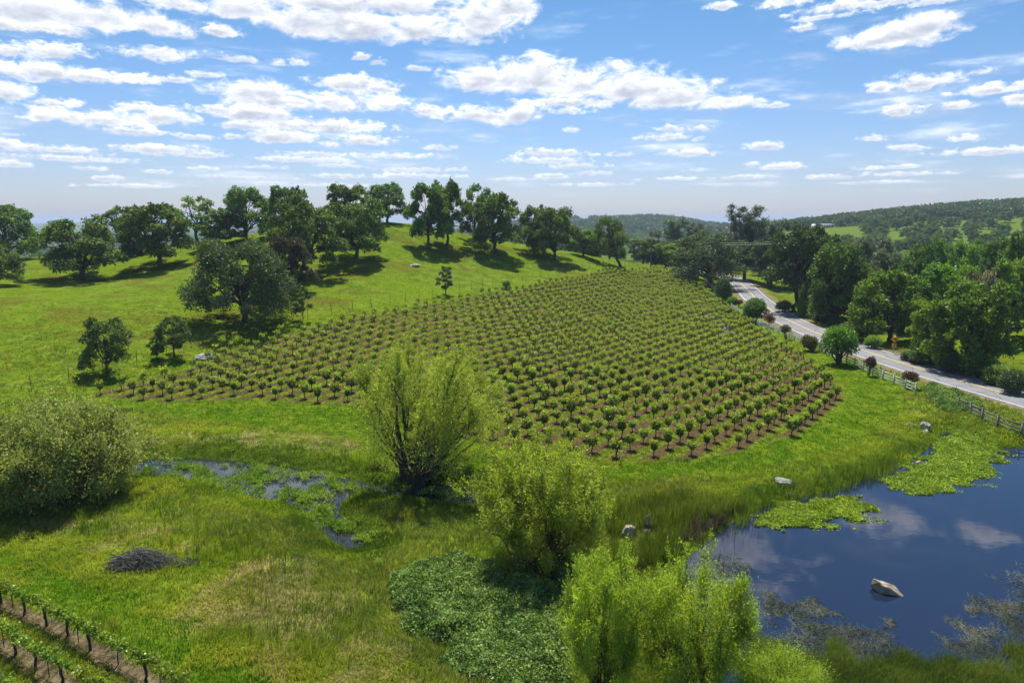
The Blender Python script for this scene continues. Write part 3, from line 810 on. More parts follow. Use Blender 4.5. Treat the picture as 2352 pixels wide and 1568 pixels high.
def shrub(seed, H=2.0, R=1.0, nleaf=2600, leaf=0.16, z0=0.1, lobes=9, stem=0.03):
    rng = np.random.default_rng(seed); g = Geo(); cc = []; dd = []
    for k in range(lobes):
        a = k * 2.4 + rng.normal() * 0.3; u = (k + 0.5) / lobes
        c_ = np.array([cos(a) * R * 0.55 * sqrt(1 - u * 0.8), sin(a) * R * 0.55 * sqrt(1 - u * 0.8), z0 * H + (1 - z0) * H * (0.25 + 0.52 * u)])
        r_ = R * (0.42 + 0.15 * rng.random())
        g.tube(bent((rng.normal() * 0.05, rng.normal() * 0.05, -0.1), c_, rng, 0.02, 0.04, 5), np.linspace(stem * 1.4, stem * 0.35, 5), 5, False)
        n = nleaf // lobes; D = rand_dirs(rng, n)
        cc.append(c_ + D * (r_ * (0.55 + 0.5 * rng.random((n, 1)))) * np.array([1, 1, min(1.3, (1 - z0) * H / (2.1 * R))])); dd.append(D)
    cc, dd = np.concatenate(cc), np.concatenate(dd)
    cc[:, 2] = np.maximum(cc[:, 2], 0.03)
    v, f = leaf_quads(cc, leaf, leaf * 0.6, rng, dd, 0.4)
    return g.mesh('stem'), mesh_np('foliage', v, [f])

def put(name, proto, loc, scale=(1, 1, 1), rz=0.0, label=None, cat='tree', group=None, mats=None, parts=('trunk', 'crown')):
    o = empty(name, loc, rz); o.scale = scale
    tag(o, label, cat, group)
    for me, pn, mt in zip(proto, parts, mats):
        c_ = new_obj(pn, me, o)
        if not me.materials: me.materials.append(None)
        c_.material_slots[0].link = 'OBJECT'; c_.material_slots[0].material = mt
    return o

m_bark = bark_mat('oak_bark', (0.035, 0.028, 0.022), (0.11, 0.09, 0.075))
m_bark_pine = bark_mat('pine_bark', (0.06, 0.045, 0.035), (0.16, 0.125, 0.1))
m_bark_willow = bark_mat('willow_bark', (0.03, 0.024, 0.016), (0.10, 0.08, 0.05))
m_oak = leaf_mat('oak_leaves', [(0.056, 0.105, 0.030), (0.114, 0.191, 0.043), (0.218, 0.317, 0.065)], 0.3)
m_oak_light = leaf_mat('spring_oak_leaves', [(0.084, 0.156, 0.029), (0.156, 0.276, 0.043), (0.288, 0.420, 0.072)], 0.36)
m_oak_brown = leaf_mat('rusty_oak_leaves', [(0.045, 0.042, 0.025), (0.085, 0.072, 0.042), (0.115, 0.105, 0.056)], 0.25)
m_pine = leaf_mat('grey_pine_needles', [(0.090, 0.130, 0.079), (0.169, 0.218, 0.130), (0.277, 0.327, 0.198)], 0.25, tint=(1.1, 1.1, 0.8))
m_dark = leaf_mat('dark_evergreen_leaves', [(0.041, 0.079, 0.035), (0.090, 0.147, 0.054), (0.159, 0.225, 0.077)], 0.22)
m_maple = leaf_mat('bright_green_leaves', [(0.052, 0.122, 0.017), (0.113, 0.227, 0.028), (0.227, 0.348, 0.043)], 0.4)
m_willow = leaf_mat('willow_leaves', [(0.162, 0.232, 0.022), (0.275, 0.378, 0.035), (0.443, 0.540, 0.076)], 0.58, 0.6)
m_willow_olive = leaf_mat('olive_willow_leaves', [(0.174, 0.220, 0.026), (0.302, 0.370, 0.041), (0.489, 0.545, 0.081)], 0.45, 0.6)
m_grey_bush = leaf_mat('grey_green_leaves', [(0.135, 0.201, 0.049), (0.270, 0.338, 0.080), (0.459, 0.511, 0.150)], 0.38, 0.8)
m_vine = leaf_mat('vine_leaves', [(0.041, 0.073, 0.010), (0.078, 0.129, 0.013), (0.138, 0.193, 0.023)], 0.3, 3.0, 0.4)
m_vine_tip = leaf_mat('sunlit_vine_tip_leaves', [(0.196, 0.277, 0.029), (0.312, 0.404, 0.046), (0.462, 0.531, 0.092)], 0.42, 3.0, 0.4)  # sunlit vine tops painted in: tip leaves paler than the dark core
m_vine_near = leaf_mat('trellis_vine_leaves', [(0.10, 0.17, 0.015), (0.19, 0.28, 0.025), (0.34, 0.42, 0.06)], 0.45, 3.0, 0.4)
m_vine_wood = bark_mat('vine_wood', (0.02, 0.015, 0.012), (0.075, 0.055, 0.04), 14)
m_red = leaf_mat('red_new_leaves', [(0.07, 0.03, 0.018), (0.11, 0.055, 0.03), (0.14, 0.11, 0.035)], 0.4, tint=(1.2, 0.8, 0.6))
m_olive = leaf_mat('olive_shrub_leaves', [(0.07, 0.055, 0.02), (0.10, 0.10, 0.022), (0.12, 0.17, 0.02)], 0.35)
m_cream = leaf_mat('cream_blossom', [(0.05, 0.07, 0.025), (0.2, 0.19, 0.11), (0.5, 0.45, 0.33)], 0.3)
m_bramble = leaf_mat('bramble_leaves', [(0.050, 0.106, 0.022), (0.146, 0.263, 0.056), (0.403, 0.526, 0.190)], 0.4, 1.2, 0.5, spec=0.1)

# prototypes (mesh pairs)
OAKS = [oak(11, lobes=19, low=-0.9, nleaf=14000), oak(12, lobes=17, R=6.4, low=-1.0, nleaf=14000), oak(13, lobes=21, R=5.4, H=12.5, low=-1.0, nleaf=14000), oak(14, lobes=18, th=3.0, low=-1.0, nleaf=14000), oak(15, lobes=20, R=6.2, th=2.2, low=-1.0, nleaf=14000), oak(16, lobes=16, R=5.6, th=3.2, low=-1.3, nleaf=13000)]
OAK_OPEN = [oak(21, lobes=11, R=5.6, H=12, th=3.6, nleaf=4200, open_=1.0), oak(22, lobes=10, R=5.8, H=12, th=3.8, nleaf=3600, open_=1.0)]
ROUND = [oak(31, H=10, R=5.2, th=1.6, lobes=18, nleaf=15000, leaf=0.33, low=-0.5), oak(32, H=10, R=5.0, th=1.8, lobes=20, nleaf=15000, leaf=0.33, low=-0.5), oak(33, H=10, R=4.6, th=1.5, lobes=17, nleaf=15000, leaf=0.33, low=-0.7)]
OAK_TALL = [oak(25, lobes=17, R=5.4, th=3.8, low=0.3, nleaf=14000), oak(26, lobes=18, R=5.8, th=3.6, low=0.2, nleaf=14000)]
PINES = [pine(41), pine(42), pine(43)]
# ------------------------------------------------------------------ trees, each placed where it stands
trng = np.random.default_rng(77)
PROTO_SIZE = {}
def proto_size(proto):
    k = proto[1].name
    if k not in PROTO_SIZE:
        co = np.empty(len(proto[1].vertices) * 3, np.float32); proto[1].vertices.foreach_get('co', co); co = co.reshape(-1, 3)
        PROTO_SIZE[k] = (np.percentile(co[:, 2], 99.5), np.percentile(np.abs(co[:, 0]), 98) + np.percentile(np.abs(co[:, 1]), 98))
    return PROTO_SIZE[k]
def tree(name, proto, mats, label, px, top, width, base=None, r=None, rz=None, cat='tree', group=None, parts=('trunk', 'crown'), dx=0.0, hmul=1.0):
    """base: pixel row of the foot (on the ground), or r: ground range in metres"""
    if base is not None:
        P = ground_at(px, base); r = hypot(P[0], P[1])
    else:
        P = azr(px, 600, r); P = np.array([P[0], P[1], hz(P[0], P[1])])
    T = azr(px, top, r)
    Hh = max(0.6, (T[2] - P[2]) * hmul)
    dep = P[1] * cos(_p) - (P[2] + Hh * 0.6 - CAM_H) * sin(_p)
    Wm = width * dep / FOC
    ph, pw = proto_size(proto)
    return put(name, proto, P - np.array([0, 0, 0.05]), (Wm / pw, Wm / pw, Hh / ph), trng.random() * 6.28 if rz is None else rz, label, cat, group, mats, parts)

MO, ML, MB_, MD = (m_bark, m_oak), (m_bark, m_oak_light), (m_bark, m_oak_brown), (m_bark, m_dark)
MP, MM = (m_bark_pine, m_pine), (m_bark, m_maple)
HG = 'oaks scattered over the grassy hill'
for k, a in enumerate([
    (OAKS[0], MO, 'dark oak cut off by the left edge of the frame, on the far meadow', 18, 472, 145, 597),
    (OAKS[4], MO, 'low spreading oak at the left frame edge, branches touching the meadow', -8, 560, 105, 655),
    (OAKS[1], MO, 'wide dark oak standing apart at the far left with shade before it', 190, 500, 178, 641),
    (OAKS[2], MO, 'clear-trunked oak on the left slope, a low limb sweeping down left', 366, 470, 152, 611),
    (OAKS[3], MO, 'oak half hidden behind the clear-trunked oak on the left slope', 298, 474, 96, 582),
    (OAK_OPEN[0], ML, 'thin light oak on the left crest with sky showing between its limbs', 452, 452, 96, 556),
    (OAKS[0], MO, 'tall dense oak on the left crest, highest of its clump', 566, 432, 128, 552),
    (OAKS[5], MO, 'paler rounded oak in front of the tall dense crest oak', 503, 488, 112, 563),
    (OAKS[2], MO, 'oak high on the crest with an open ragged top, above the brown tree', 668, 430, 100, 560),
    (OAKS[3], MO, 'tall oak with a drooping right side, behind the rust-brown tree', 700, 466, 158, 632),
    (OAKS[5], MO, 'oak behind the broad mid-hill oak, its crown against the sky', 797, 425, 106, 548),
    (OAKS[1], MO, 'broad oak mid-hill with a sideways branch low on its right', 820, 460, 150, 597),
    (OAKS[1], MO, 'round oak alone on the hilltop beside the bare grass summit', 893, 421, 98, 503, 208),
    (OAKS[5], MO, 'left oak of the close pair on the upper slope', 984, 424, 92, 570),
    (OAKS[3], MO, 'right oak of the close pair on the upper slope, the tallest on the hill', 1028, 416, 92, 563),
    (OAK_OPEN[0], MO, 'open-crowned oak behind and right of the close pair', 1090, 424, 76, 548),
    (OAKS[2], MO, 'dense tall oak in the middle of the hill row with a bare lower trunk', 1136, 446, 118, 579),
    (OAKS[4], MO, 'oak with foliage to the ground, left half of the last dense clump', 1228, 474, 88, 580),
    (OAKS[0], MO, 'wide oak with a dark trunk, right half of the last dense clump', 1274, 478, 118, 596),
    (ROUND[0], ML, 'smaller light green tree behind the slope, right of the dense clump', 1340, 526, 62, 588),
]):
    tree('oak_tree', a[0], a[1], a[2], a[3], a[4], a[5], base=None if len(a) > 7 else a[6], r=a[7] if len(a) > 7 else None, group=HG, cat='oak', rz=[.3, 1.2, 2.2, .8, 4, 5, 1, 2, 3, .2][k % 10])
# individually shaped oaks
big = oak(51, H=13, R=8.0, th=3.6, lobes=27, nleaf=34000, leaf=0.3, low=-2.2, tr=0.42, flat=0.7)
tree('oak_tree', big, MD, 'largest nearby oak, spreading and drooping, standing right above the vineyard corner', 562, 553, 222, base=742, rz=0.6, group=HG, cat='oak')
tree('oak_tree', OAKS[5], MB_, 'rust-brown thin-leaved tree beside the large spreading oak', 666, 545, 98, base=668, rz=1.0, group=HG, cat='oak')
lean = oak(52, H=12, R=5.6, th=3.4, lobes=15, nleaf=13000, leaf=0.28, lean=(-2.4, 0), tr=0.36, low=-1.2)
tree('oak_tree', lean, MO, 'leaning oak at the far top corner of the vineyard', 1430, 500, 118, base=616, rz=0.0, group=HG, cat='oak')
# young trees along the wire fence
FG = 'young trees along the wire fence'
yng = oak(61, H=5, R=2.3, th=1.1, lobes=17, nleaf=9000, leaf=0.18, tr=0.11, low=-0.35, flat=0.95)
yng2 = oak(62, H=5, R=2.2, th=1.3, lobes=15, nleaf=8000, leaf=0.18, tr=0.1, low=-0.3, flat=0.95)
slim = oak(63, H=5, R=1.3, th=1.1, lobes=9, nleaf=3500, leaf=0.16, tr=0.07, flat=1.0)
tree('young_oak_tree', yng, MO, 'round young tree alone at the left, just outside the vineyard', 248, 731, 98, base=857, cat='young tree', group=FG)
tree('young_oak_tree', yng2, MO, 'taller of the two young trees beside each other left of the big oak', 400, 729, 76, base=820, cat='young tree', group=FG)
tree('young_oak_tree', slim, MO, 'small slim young tree close to the left of a taller one', 361, 771, 34, base=832, cat='young tree', group=FG)
tree('young_oak_tree', slim, MO, 'narrow young tree right of the big spreading oak at the fence', 697, 657, 46, base=738, cat='young tree', group=FG)
tree('young_oak_tree', oak(64, H=5, R=1.7, th=0.9, lobes=12, nleaf=4000, leaf=0.18, tr=0.07, flat=0.55), MD, 'small cone-shaped dark tree alone on the meadow behind the vineyard', 1023, 612, 38, base=678, cat='young tree', group=FG)
# trees along the road and the woods behind
RG = 'trees of the wood beside the road'
rleft = oak(53, H=11, R=6.4, th=2.4, lobes=20, nleaf=20000, leaf=0.26, lean=(0.5, 0), tr=0.45, low=-0.8)
tree('oak_tree', rleft, MD, 'dark wide oak left of the road, at the bend', 1634, 536, 190, base=656, rz=3.4, group=RG, cat='oak')
for k, a in enumerate([
    ('pine_tree', PINES[0], MP, 'tallest grey pine, rising behind the bend of the road', 1712, 474, 92, None, 250),
    ('pine_tree', PINES[1], MP, 'second tall grey pine, right behind the tallest one', 1775, 506, 84, None, 240),
    ('pine_tree', PINES[2], MP, 'grey pine beyond the hill end, left of the two wires', 1542, 502, 66, None, 330),
    ('pine_tree', PINES[0], MP, 'paler grey pine right beside another beyond the hill end', 1597, 512, 58, None, 340),
    ('oak_tree', OAK_TALL[0], MD, 'oak with a thick black trunk at the right verge of the bend', 1764, 545, 98, 660, None),
    ('oak_tree', OAK_TALL[1], MD, 'big blackish evergreen oak towering over the road, darkest of the wood', 1826, 520, 140, 716, None),
    ('oak_tree', ROUND[2], MD, 'dark tree merging into the right of the big blackish oak', 1880, 540, 90, 726, None),
    ('oak_tree', ROUND[0], MO, 'grey-green round tree behind the yellow-green roadside tree', 1925, 560, 124, None, 150),
    ('oak_tree', OAKS[3], ML, 'yellow-green tree on two thin trunks beside the road', 1938, 606, 112, 752, None),
    ('maple_tree', ROUND[1], MM, 'bright green full-crowned tree in the middle of the roadside wood', 2042, 622, 168, 786, None),
    ('oak_tree', ROUND[2], ML, 'smaller leafy tree over the low brush right of the yellow road sign', 2136, 690, 104, 834, None),
    ('maple_tree', ROUND[0], MM, 'large roadside tree with a thick dark trunk nearest to the camera', 2218, 645, 172, 852, None),
    ('buckeye_tree', ROUND[1], (m_bark, m_cream), 'cream-flowering tree behind the nearest large roadside tree', 2268, 622, 100, None, 125),
    ('oak_tree', OAKS[1], MO, 'broad flat-topped oak in the wood above the bright green tree', 2132, 553, 120, None, 175),
    ('oak_tree', OAKS[4], ML, 'fresh green oak in the wood left of the right frame edge', 2220, 556, 104, None, 185),
    ('oak_tree', OAKS[0], MO, 'oak with crossing limbs at the right frame edge of the wood', 2310, 548, 130, None, 170),
    ('oak_tree', OAKS[2], MO, 'tall dark oak cut by the right frame edge, highest there', 2350, 537, 80, None, 150),
    ('oak_tree', ROUND[0], MM, 'low leafy tree filling the wood below the broad flat-topped oak', 2180, 608, 130, None, 140),
    ('oak_tree', ROUND[2], ML, 'leafy tree at the right frame edge above the steep meadow', 2335, 596, 120, None, 128),
    ('pine_tree', PINES[1], MP, 'grey pine with layered branches in the middle of the right wood', 2036, 548, 72, None, 200),
    ('pine_tree', PINES[2], MP, 'thin grey pine behind the yellow-green roadside tree', 1985, 545, 64, None, 220),
    ('oak_tree', ROUND[1], MD, 'dark tree behind the bright green full-crowned tree', 2090, 598, 110, None, 145),
    ('oak_tree', OAKS[5], MO, 'oak in the dip behind the utility pole', 1478, 545, 84, None, 262),
    ('oak_tree', ROUND[0], ML, 'light green tree right of the utility pole, behind the hill end', 1530, 560, 78, None, 258),
    ('oak_tree', ROUND[2], MO, 'bushy tree left of the dark wide roadside oak', 1580, 568, 70, None, 235),
    ('oak_tree', OAKS[3], MO, 'small oak at the hill end between the leaning oak and the pole', 1400, 540, 60, None, 270),
    ('oak_tree', ROUND[1], MO, 'dark tree behind the hill end, left of the leaning oak', 1366, 532, 64, None, 255),
]):
    tree(a[0], a[1], a[2], a[3], a[4], a[5], a[6], base=a[7], r=a[8], group=RG, cat={'pine_tree': 'pine', 'maple_tree': 'tree', 'buckeye_tree': 'tree'}.get(a[0], 'oak'))

# further trees of the same wood: nothing tells these apart
WL = 'tree deep in the wood beyond the road, one crown among many'
wr = np.random.default_rng(5); spots = []
tries = 0
while len(spots) < 95 and tries < 6000:
    tries += 1
    az = wr.uniform(7, 39.5); r = exp(wr.uniform(log(150), log(470)))
    x, y = r * sin(radians(az)), r * cos(radians(az))
    if seg_dist([[x, y]], ROAD_C)[0][0] < 14: continue
    if x < np.interp(y, ROAD_C[:150, 1], ROAD_C[:150, 0]) if y < 250 else az < 11: continue
    if r < 240 and az > 33: continue
    if r > 330 and az > 27: continue
    if any(hypot(x - a, y - b) < 6.5 + r * 0.01 for a, b in spots): continue
    spots.append((x, y))
for x, y in spots:
    r = hypot(x, y); k = wr.integers(0, 12)
    pr, mt, nm = ((OAKS[k % 6], MO, 'oak_tree'), (ROUND[k % 3], ML, 'oak_tree'), (PINES[k % 3], MP, 'pine_tree'), (ROUND[k % 3], MD, 'oak_tree'))[wr.choice(4, p=[.45, .2, .17, .18])]
    Hh = wr.uniform(8, 12) * (1.35 if nm == 'pine_tree' else 1)
    ph, pw = proto_size(pr); s = Hh / ph
    put(nm, pr, (x, y, hz(x, y) - 0.1), (s * wr.uniform(.9, 1.25), s * wr.uniform(.9, 1.25), s), wr.random() * 6.28, WL, 'tree', 'trees deep in the wood', mt)
# oaks dotted over the far pasture
PL = 'small distant oak dotted on the far bright pasture'
spots2 = []
tries = 0
while len(spots2) < 100 and tries < 5000:
    tries += 1
    az = wr.uniform(21.5, 39); r = wr.uniform(450, 840); x, y = r * sin(radians(az)), r * cos(radians(az))
    if az < 27 and r > 560 and wr.random() < 0.75: continue
    if any(hypot(x - a, y - b) < 12 for a, b in spots2): continue
    spots2.append((x, y))
for x, y in spots2:
    pr = OAKS[wr.integers(0, 6)]; s = wr.uniform(.75, 1.05)
    put('oak_tree', pr, (x, y, hz(x, y) - 0.1), (s, s, s * .9), wr.random() * 6.28, PL, 'oak', 'oaks on the far pasture', MO)

m_far_wood = leaf_mat('far_wood_leaves', [(0.05, 0.085, 0.03), (0.085, 0.125, 0.045), (0.13, 0.17, 0.06)], 0.25, 0.03)
# wooded hills that read as one mass
def wood_mass(name, pts, Hs, mat, n=95, leaf=1.7, seed=1):
    rng = np.random.default_rng(seed); LV = []; zz = height(pts[:, 0], pts[:, 1])
    N = len(pts); D = rand_dirs(rng, N * n); D[:, 2] = np.abs(D[:, 2]) * 1.15 - 0.25
    hs = np.repeat(Hs, n); lob = 1 + 0.22 * np.sin(D[:, 0] * 6 + np.repeat(rng.random(N) * 9, n)) * np.cos(D[:, 1] * 6 + np.repeat(rng.random(N) * 9, n))
    c = np.repeat(np.column_stack([pts, zz + Hs * 0.52]), n, 0) + D * (hs * lob * (0.42 + 0.12 * rng.random(N * n)))[:, None] * np.array([1.15, 1.15, 0.95])
    v, f = leaf_quads(c, leaf, leaf * 0.8, rng, D, 0.2)
    o = new_obj(name, mesh_np(name, v, [f], [mat])); tag(o, kind='stuff'); return o
fr = np.random.default_rng(9)
def scatter(n, a0, a1_, r0, r1, keep):
    az = fr.uniform(a0, a1_, n); r = np.exp(fr.uniform(log(r0), log(r1), n)); k = keep(az, r)
    return np.column_stack([r * np.sin(np.radians(az)), r * np.cos(np.radians(az))])[k]
hill = scatter(5200, 18, 41, 700, 1200, lambda a, r: (r > np.interp(a, [18, 24, 26, 41], [880, 820, 790, 790])) & (fr.random(len(a)) < 0.62))
wood_mass('hillside_wood', hill, fr.uniform(8, 13, len(hill)), m_far_wood, 90, 2.0, 2)
mid = scatter(7000, -4, 20, 900, 2300, lambda a, r: vn.fbm(a * 0.55 + 3, np.log(r) * 9, 3) > 0.40)
wood_mass('distant_wood', mid, fr.uniform(8, 14, len(mid)), m_far_wood, 40, 3.2, 3)
lf = scatter(6000, -46, 6, 420, 3500, lambda a, r: vn.fbm(a * 0.4 + 30, np.log(r) * 7, 3) > 0.43)
wood_mass('valley_wood', lf, fr.uniform(8, 13, len(lf)), m_far_wood, 36, 3.4, 4)
# ------------------------------------------------------------------ the bush vines
def bush_vine(seed, H=1.4, leaves=230, R=0.36, leaf=0.13):
    rng = np.random.default_rng(seed); g = Geo()
    hh = 0.52 + 0.12 * rng.random()
    P = bent((0, 0, -0.1), (rng.normal() * 0.05, rng.normal() * 0.05, hh), rng, 0, 0.03, 5)
    g.tube(P, [0.06, 0.05, 0.045, 0.05, 0.06], 6)
    cc, dd, tc_, td_ = [], [], [], []
    for k in range(9):
        a = k * 2.4 + rng.normal() * 0.3; ro = R * (0.35 + 0.6 * rng.random()); zt = H * (0.88 + 0.2 * rng.random())
        elbow = np.array([cos(a) * ro * 0.7, sin(a) * ro * 0.7, hh + 0.14]); tip = np.array([cos(a) * ro * 1.1, sin(a) * ro * 1.1, zt])
        g.tube(np.stack([P[-1], elbow]), [0.035, 0.025], 5); g.tube(np.stack([elbow, (elbow + tip) / 2 + rng.normal(size=3) * 0.03, tip]), [0.014, 0.008, 0.004], 4)
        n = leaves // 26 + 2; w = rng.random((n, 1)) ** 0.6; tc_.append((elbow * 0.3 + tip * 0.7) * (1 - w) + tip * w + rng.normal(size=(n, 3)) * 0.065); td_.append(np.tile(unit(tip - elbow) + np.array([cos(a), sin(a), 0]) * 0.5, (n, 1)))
    n = int(leaves * 0.62); D = rand_dirs(rng, n)
    cc.append(np.array([0, 0, hh + 0.36]) + D * R * (0.45 + 0.5 * rng.random((n, 1))) * np.array([1, 1, 0.95])); dd.append(D)
    cc, dd = np.concatenate(cc), unit(np.concatenate(dd))
    v, f = leaf_quads(cc, leaf, leaf * 0.85, rng, dd, 0.35)
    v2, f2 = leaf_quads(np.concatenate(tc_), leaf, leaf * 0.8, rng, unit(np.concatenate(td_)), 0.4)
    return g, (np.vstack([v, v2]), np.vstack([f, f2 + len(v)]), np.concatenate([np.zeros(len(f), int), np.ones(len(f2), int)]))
BV = [bush_vine(200 + k, 1.38 + 0.12 * (k % 3), [430, 360, 470, 400, 440, 320][k % 6], 0.39 + 0.04 * (k % 4), 0.145) for k in range(8)]
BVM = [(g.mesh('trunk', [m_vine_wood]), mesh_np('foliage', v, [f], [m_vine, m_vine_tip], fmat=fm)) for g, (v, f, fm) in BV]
ii, jj = np.meshgrid(np.arange(-60, 160), np.arange(-40, 110), indexing='ij')
pts = G0 + ii.reshape(-1, 1) * GU + jj.reshape(-1, 1) * GN
ins = inside(pts, VINEYARD) & (seg_dist(pts, VINEYARD, True)[0] > 0.35)
pts = pts[ins]
vr = np.random.default_rng(31)
pts = pts[vr.random(len(pts)) > 0.035]
pts = pts + vr.normal(size=pts.shape) * 0.09
order = np.argsort(np.hypot(pts[:, 0], pts[:, 1])); pts = pts[order]
vz = height(pts[:, 0], pts[:, 1])
NEAR = 300
VL = 'leafy bush-trained grapevine in the planted rows, one of many alike'
for n_, ((x, y), z) in enumerate(zip(pts[:NEAR], vz[:NEAR])):
    tm, fm_ = BVM[vr.integers(0, 8)]
    o = empty('grapevine', (x, y, z), vr.random() * 6.28); s = vr.uniform(0.75, 1.2); o.scale = (s, s, s * vr.uniform(.92, 1.1))
    tag(o, VL, 'grapevine', 'bush vines in the vineyard rows')
    new_obj('trunk', tm, o); new_obj('foliage', fm_, o)
FV = [bush_vine(300 + k, 1.42 + 0.1 * (k % 3), 125, 0.42, 0.19) for k in range(6)]
def bake(protos, P, Z, rng, smin, smax):
    wood, VL_, FL_, MI_, n_ = Geo(), [], [], [], 0
    which = rng.integers(0, len(protos), len(P))
    for (x, y), z, w in zip(P, Z, which):
        g, (v, f, mi) = protos[w]; MI_.append(mi); a = rng.random() * 6.28; s = rng.uniform(smin, smax)
        R_ = np.array([[cos(a), sin(a), 0], [-sin(a), cos(a), 0], [0, 0, 1]]) * s
        off = np.array([x, y, z])
        VL_.append(v @ R_ + off); FL_.append(f + n_); n_ += len(v)
        V0 = g.V[0] @ R_ + off
        wood.add(V0, *[fq[0] for fq in g.F.values() if fq[0].max() < len(V0)])
    return wood, np.concatenate(VL_), np.concatenate(FL_), np.concatenate(MI_)
wood, v, f, mi = bake(FV, pts[NEAR:], vz[NEAR:], vr, 0.85, 1.15)
wv = np.concatenate(wood.V); nw = len(wv); wf = {k: np.concatenate(q) for k, q in wood.F.items()}
fl = [q for q in wf.values()] + [f + nw]
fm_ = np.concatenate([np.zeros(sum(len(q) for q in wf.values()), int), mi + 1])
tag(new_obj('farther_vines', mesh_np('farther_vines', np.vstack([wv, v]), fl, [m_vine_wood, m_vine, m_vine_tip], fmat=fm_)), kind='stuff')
print('VINES', len(pts))

# ------------------------------------------------------------------ trellised vines in the near corner
def trellis_vine(seed, d, full=1.0):
    """trunk with two arms along d, spurs and new leaves"""
    rng = np.random.default_rng(seed); g = Geo(); c_ = Geo(); cc, dd = [], []
    hh = 0.92 + rng.normal() * 0.03
    P = bent((0, 0, -0.1), (rng.normal() * 0.03, rng.normal() * 0.03, hh), rng, 0, 0.02, 6)
    g.tube(P, [0.085, 0.065, 0.058, 0.06, 0.066, 0.06], 8)
    for s in (-1, 1):
        L = 1.08 * (0.85 + 0.2 * rng.random())
        A = np.array([[0, 0, hh - 0.03], [d[0] * s * 0.3, d[1] * s * 0.3, hh + 0.08], [d[0] * s * 0.65, d[1] * s * 0.65, hh + 0.06], [d[0] * s * L, d[1] * s * L, hh + 0.05]])
        A[1:] += rng.normal(size=(3, 3)) * 0.025
        c_.tube(A, [0.045, 0.036, 0.028, 0.016], 6)
        for k in range(9):
            u = (k + rng.random()) / 9 * 2.99; i0 = int(u); q = A[i0] + (A[i0 + 1] - A[i0]) * (u - i0)
            h_ = (0.16 + 0.32 * rng.random()) * full
            tip = q + np.array([rng.normal() * 0.13, rng.normal() * 0.13, h_])
            c_.tube(np.stack([q, tip]), [0.009, 0.004], 4)
            n = rng.integers(30, 52); w = rng.random((n, 1)); cc.append(q * (1 - w) + tip * w + rng.normal(size=(n, 3)) * 0.075); dd.append(np.tile(unit(tip - q), (n, 1)))
    cc, dd = np.concatenate(cc), np.concatenate(dd)
    v, f = leaf_quads(cc, 0.105, 0.095, rng, dd, 0.15)
    return g.mesh('trunk', [m_vine_wood]), c_.mesh('arm', [m_vine_wood]), mesh_np('foliage', v, [f], [m_vine_near])
TB = [[(4, 1385), (57, 1411), (109, 1436), (156, 1460), (207, 1493), (272, 1524), (338, 1565), (404, 1606)], [(-16, 1470), (36, 1502), (84, 1538), (144, 1570), (212, 1612)], [(-20, 1590), (50, 1640)]]
words = [['at the left frame edge, first of the upper trellis row', 'second from the left in the upper trellis row', 'with bare forked arms in the upper trellis row', 'fourth from the left in the upper trellis row', 'with the tallest shoots in the upper trellis row', 'thin and young, tied to a stake in the upper trellis row', 'low down by the bottom edge in the upper trellis row', 'half below the bottom edge, end of the upper trellis row'],
         ['at the left frame edge in the lower trellis row', 'with thick foliage, second in the lower trellis row', 'third in the lower trellis row, long arm to its right', 'at the bottom edge in the lower trellis row', 'below the bottom edge, end of the lower trellis row'],
         ['in the bottom left corner of the frame', 'below the bottom edge by the left corner']]
m_steel = bark_mat('rusty_stake', (0.05, 0.035, 0.03), (0.14, 0.11, 0.09), 20)
for ri, row in enumerate(TB):
    G_ = np.array([ground_at(x, y) for x, y in row])
    dv = unit((G_[-1] - G_[0]) * np.array([1, 1, 0]))
    for k, P in enumerate(G_):
        tm, am, fm_ = trellis_vine(400 + ri * 20 + k, dv[:2], (0.9, 1.0, 0.65, 1.0, 1.15, 0.8, 0.95, 1.0)[k])
        o = empty('trellised_vine', P)
        tag(o, 'trellised grapevine ' + words[ri][k], 'grapevine', 'trellised vines in the near corner')
        for nm, me in (('trunk', tm), ('arm', am), ('foliage', fm_)):
            c_ = new_obj(nm, me, o)
            if nm == 'trunk' and ri == 0 and k == 5: c_.scale = (0.45, 0.45, 1)
    tr_ = empty('trellis', G_[0] - dv * 1.5)
    tag(tr_, ('wire trellis with thin stakes carrying the upper row of near vines', 'wire trellis carrying the lower row of near vines', 'wire trellis in the bottom left corner')[ri], 'trellis')
    o0 = np.array(tr_.location)
    ends = [G_[0] - dv * 1.5] + list(G_) + [G_[-1] + dv * 1.5]
    for zz in (0.96, 0.4):
        Geo().tube(np.array([e + [0, 0, zz] for e in ends]) - o0, 0.006 if zz > 0.5 else 0.012, 4).build('wire', m_steel, tr_)
    for k in range(0, len(G_) - 1, 2 if ri else 3):
        m_ = (G_[k] + G_[k + 1]) / 2; m_ = np.array([m_[0], m_[1], hz(m_[0], m_[1])])
        Geo().tube(np.array([m_ + [0, 0, -0.2], m_ + [0, 0, 1.45]]) - o0, 0.022, 6).build('stake', m_steel, tr_)

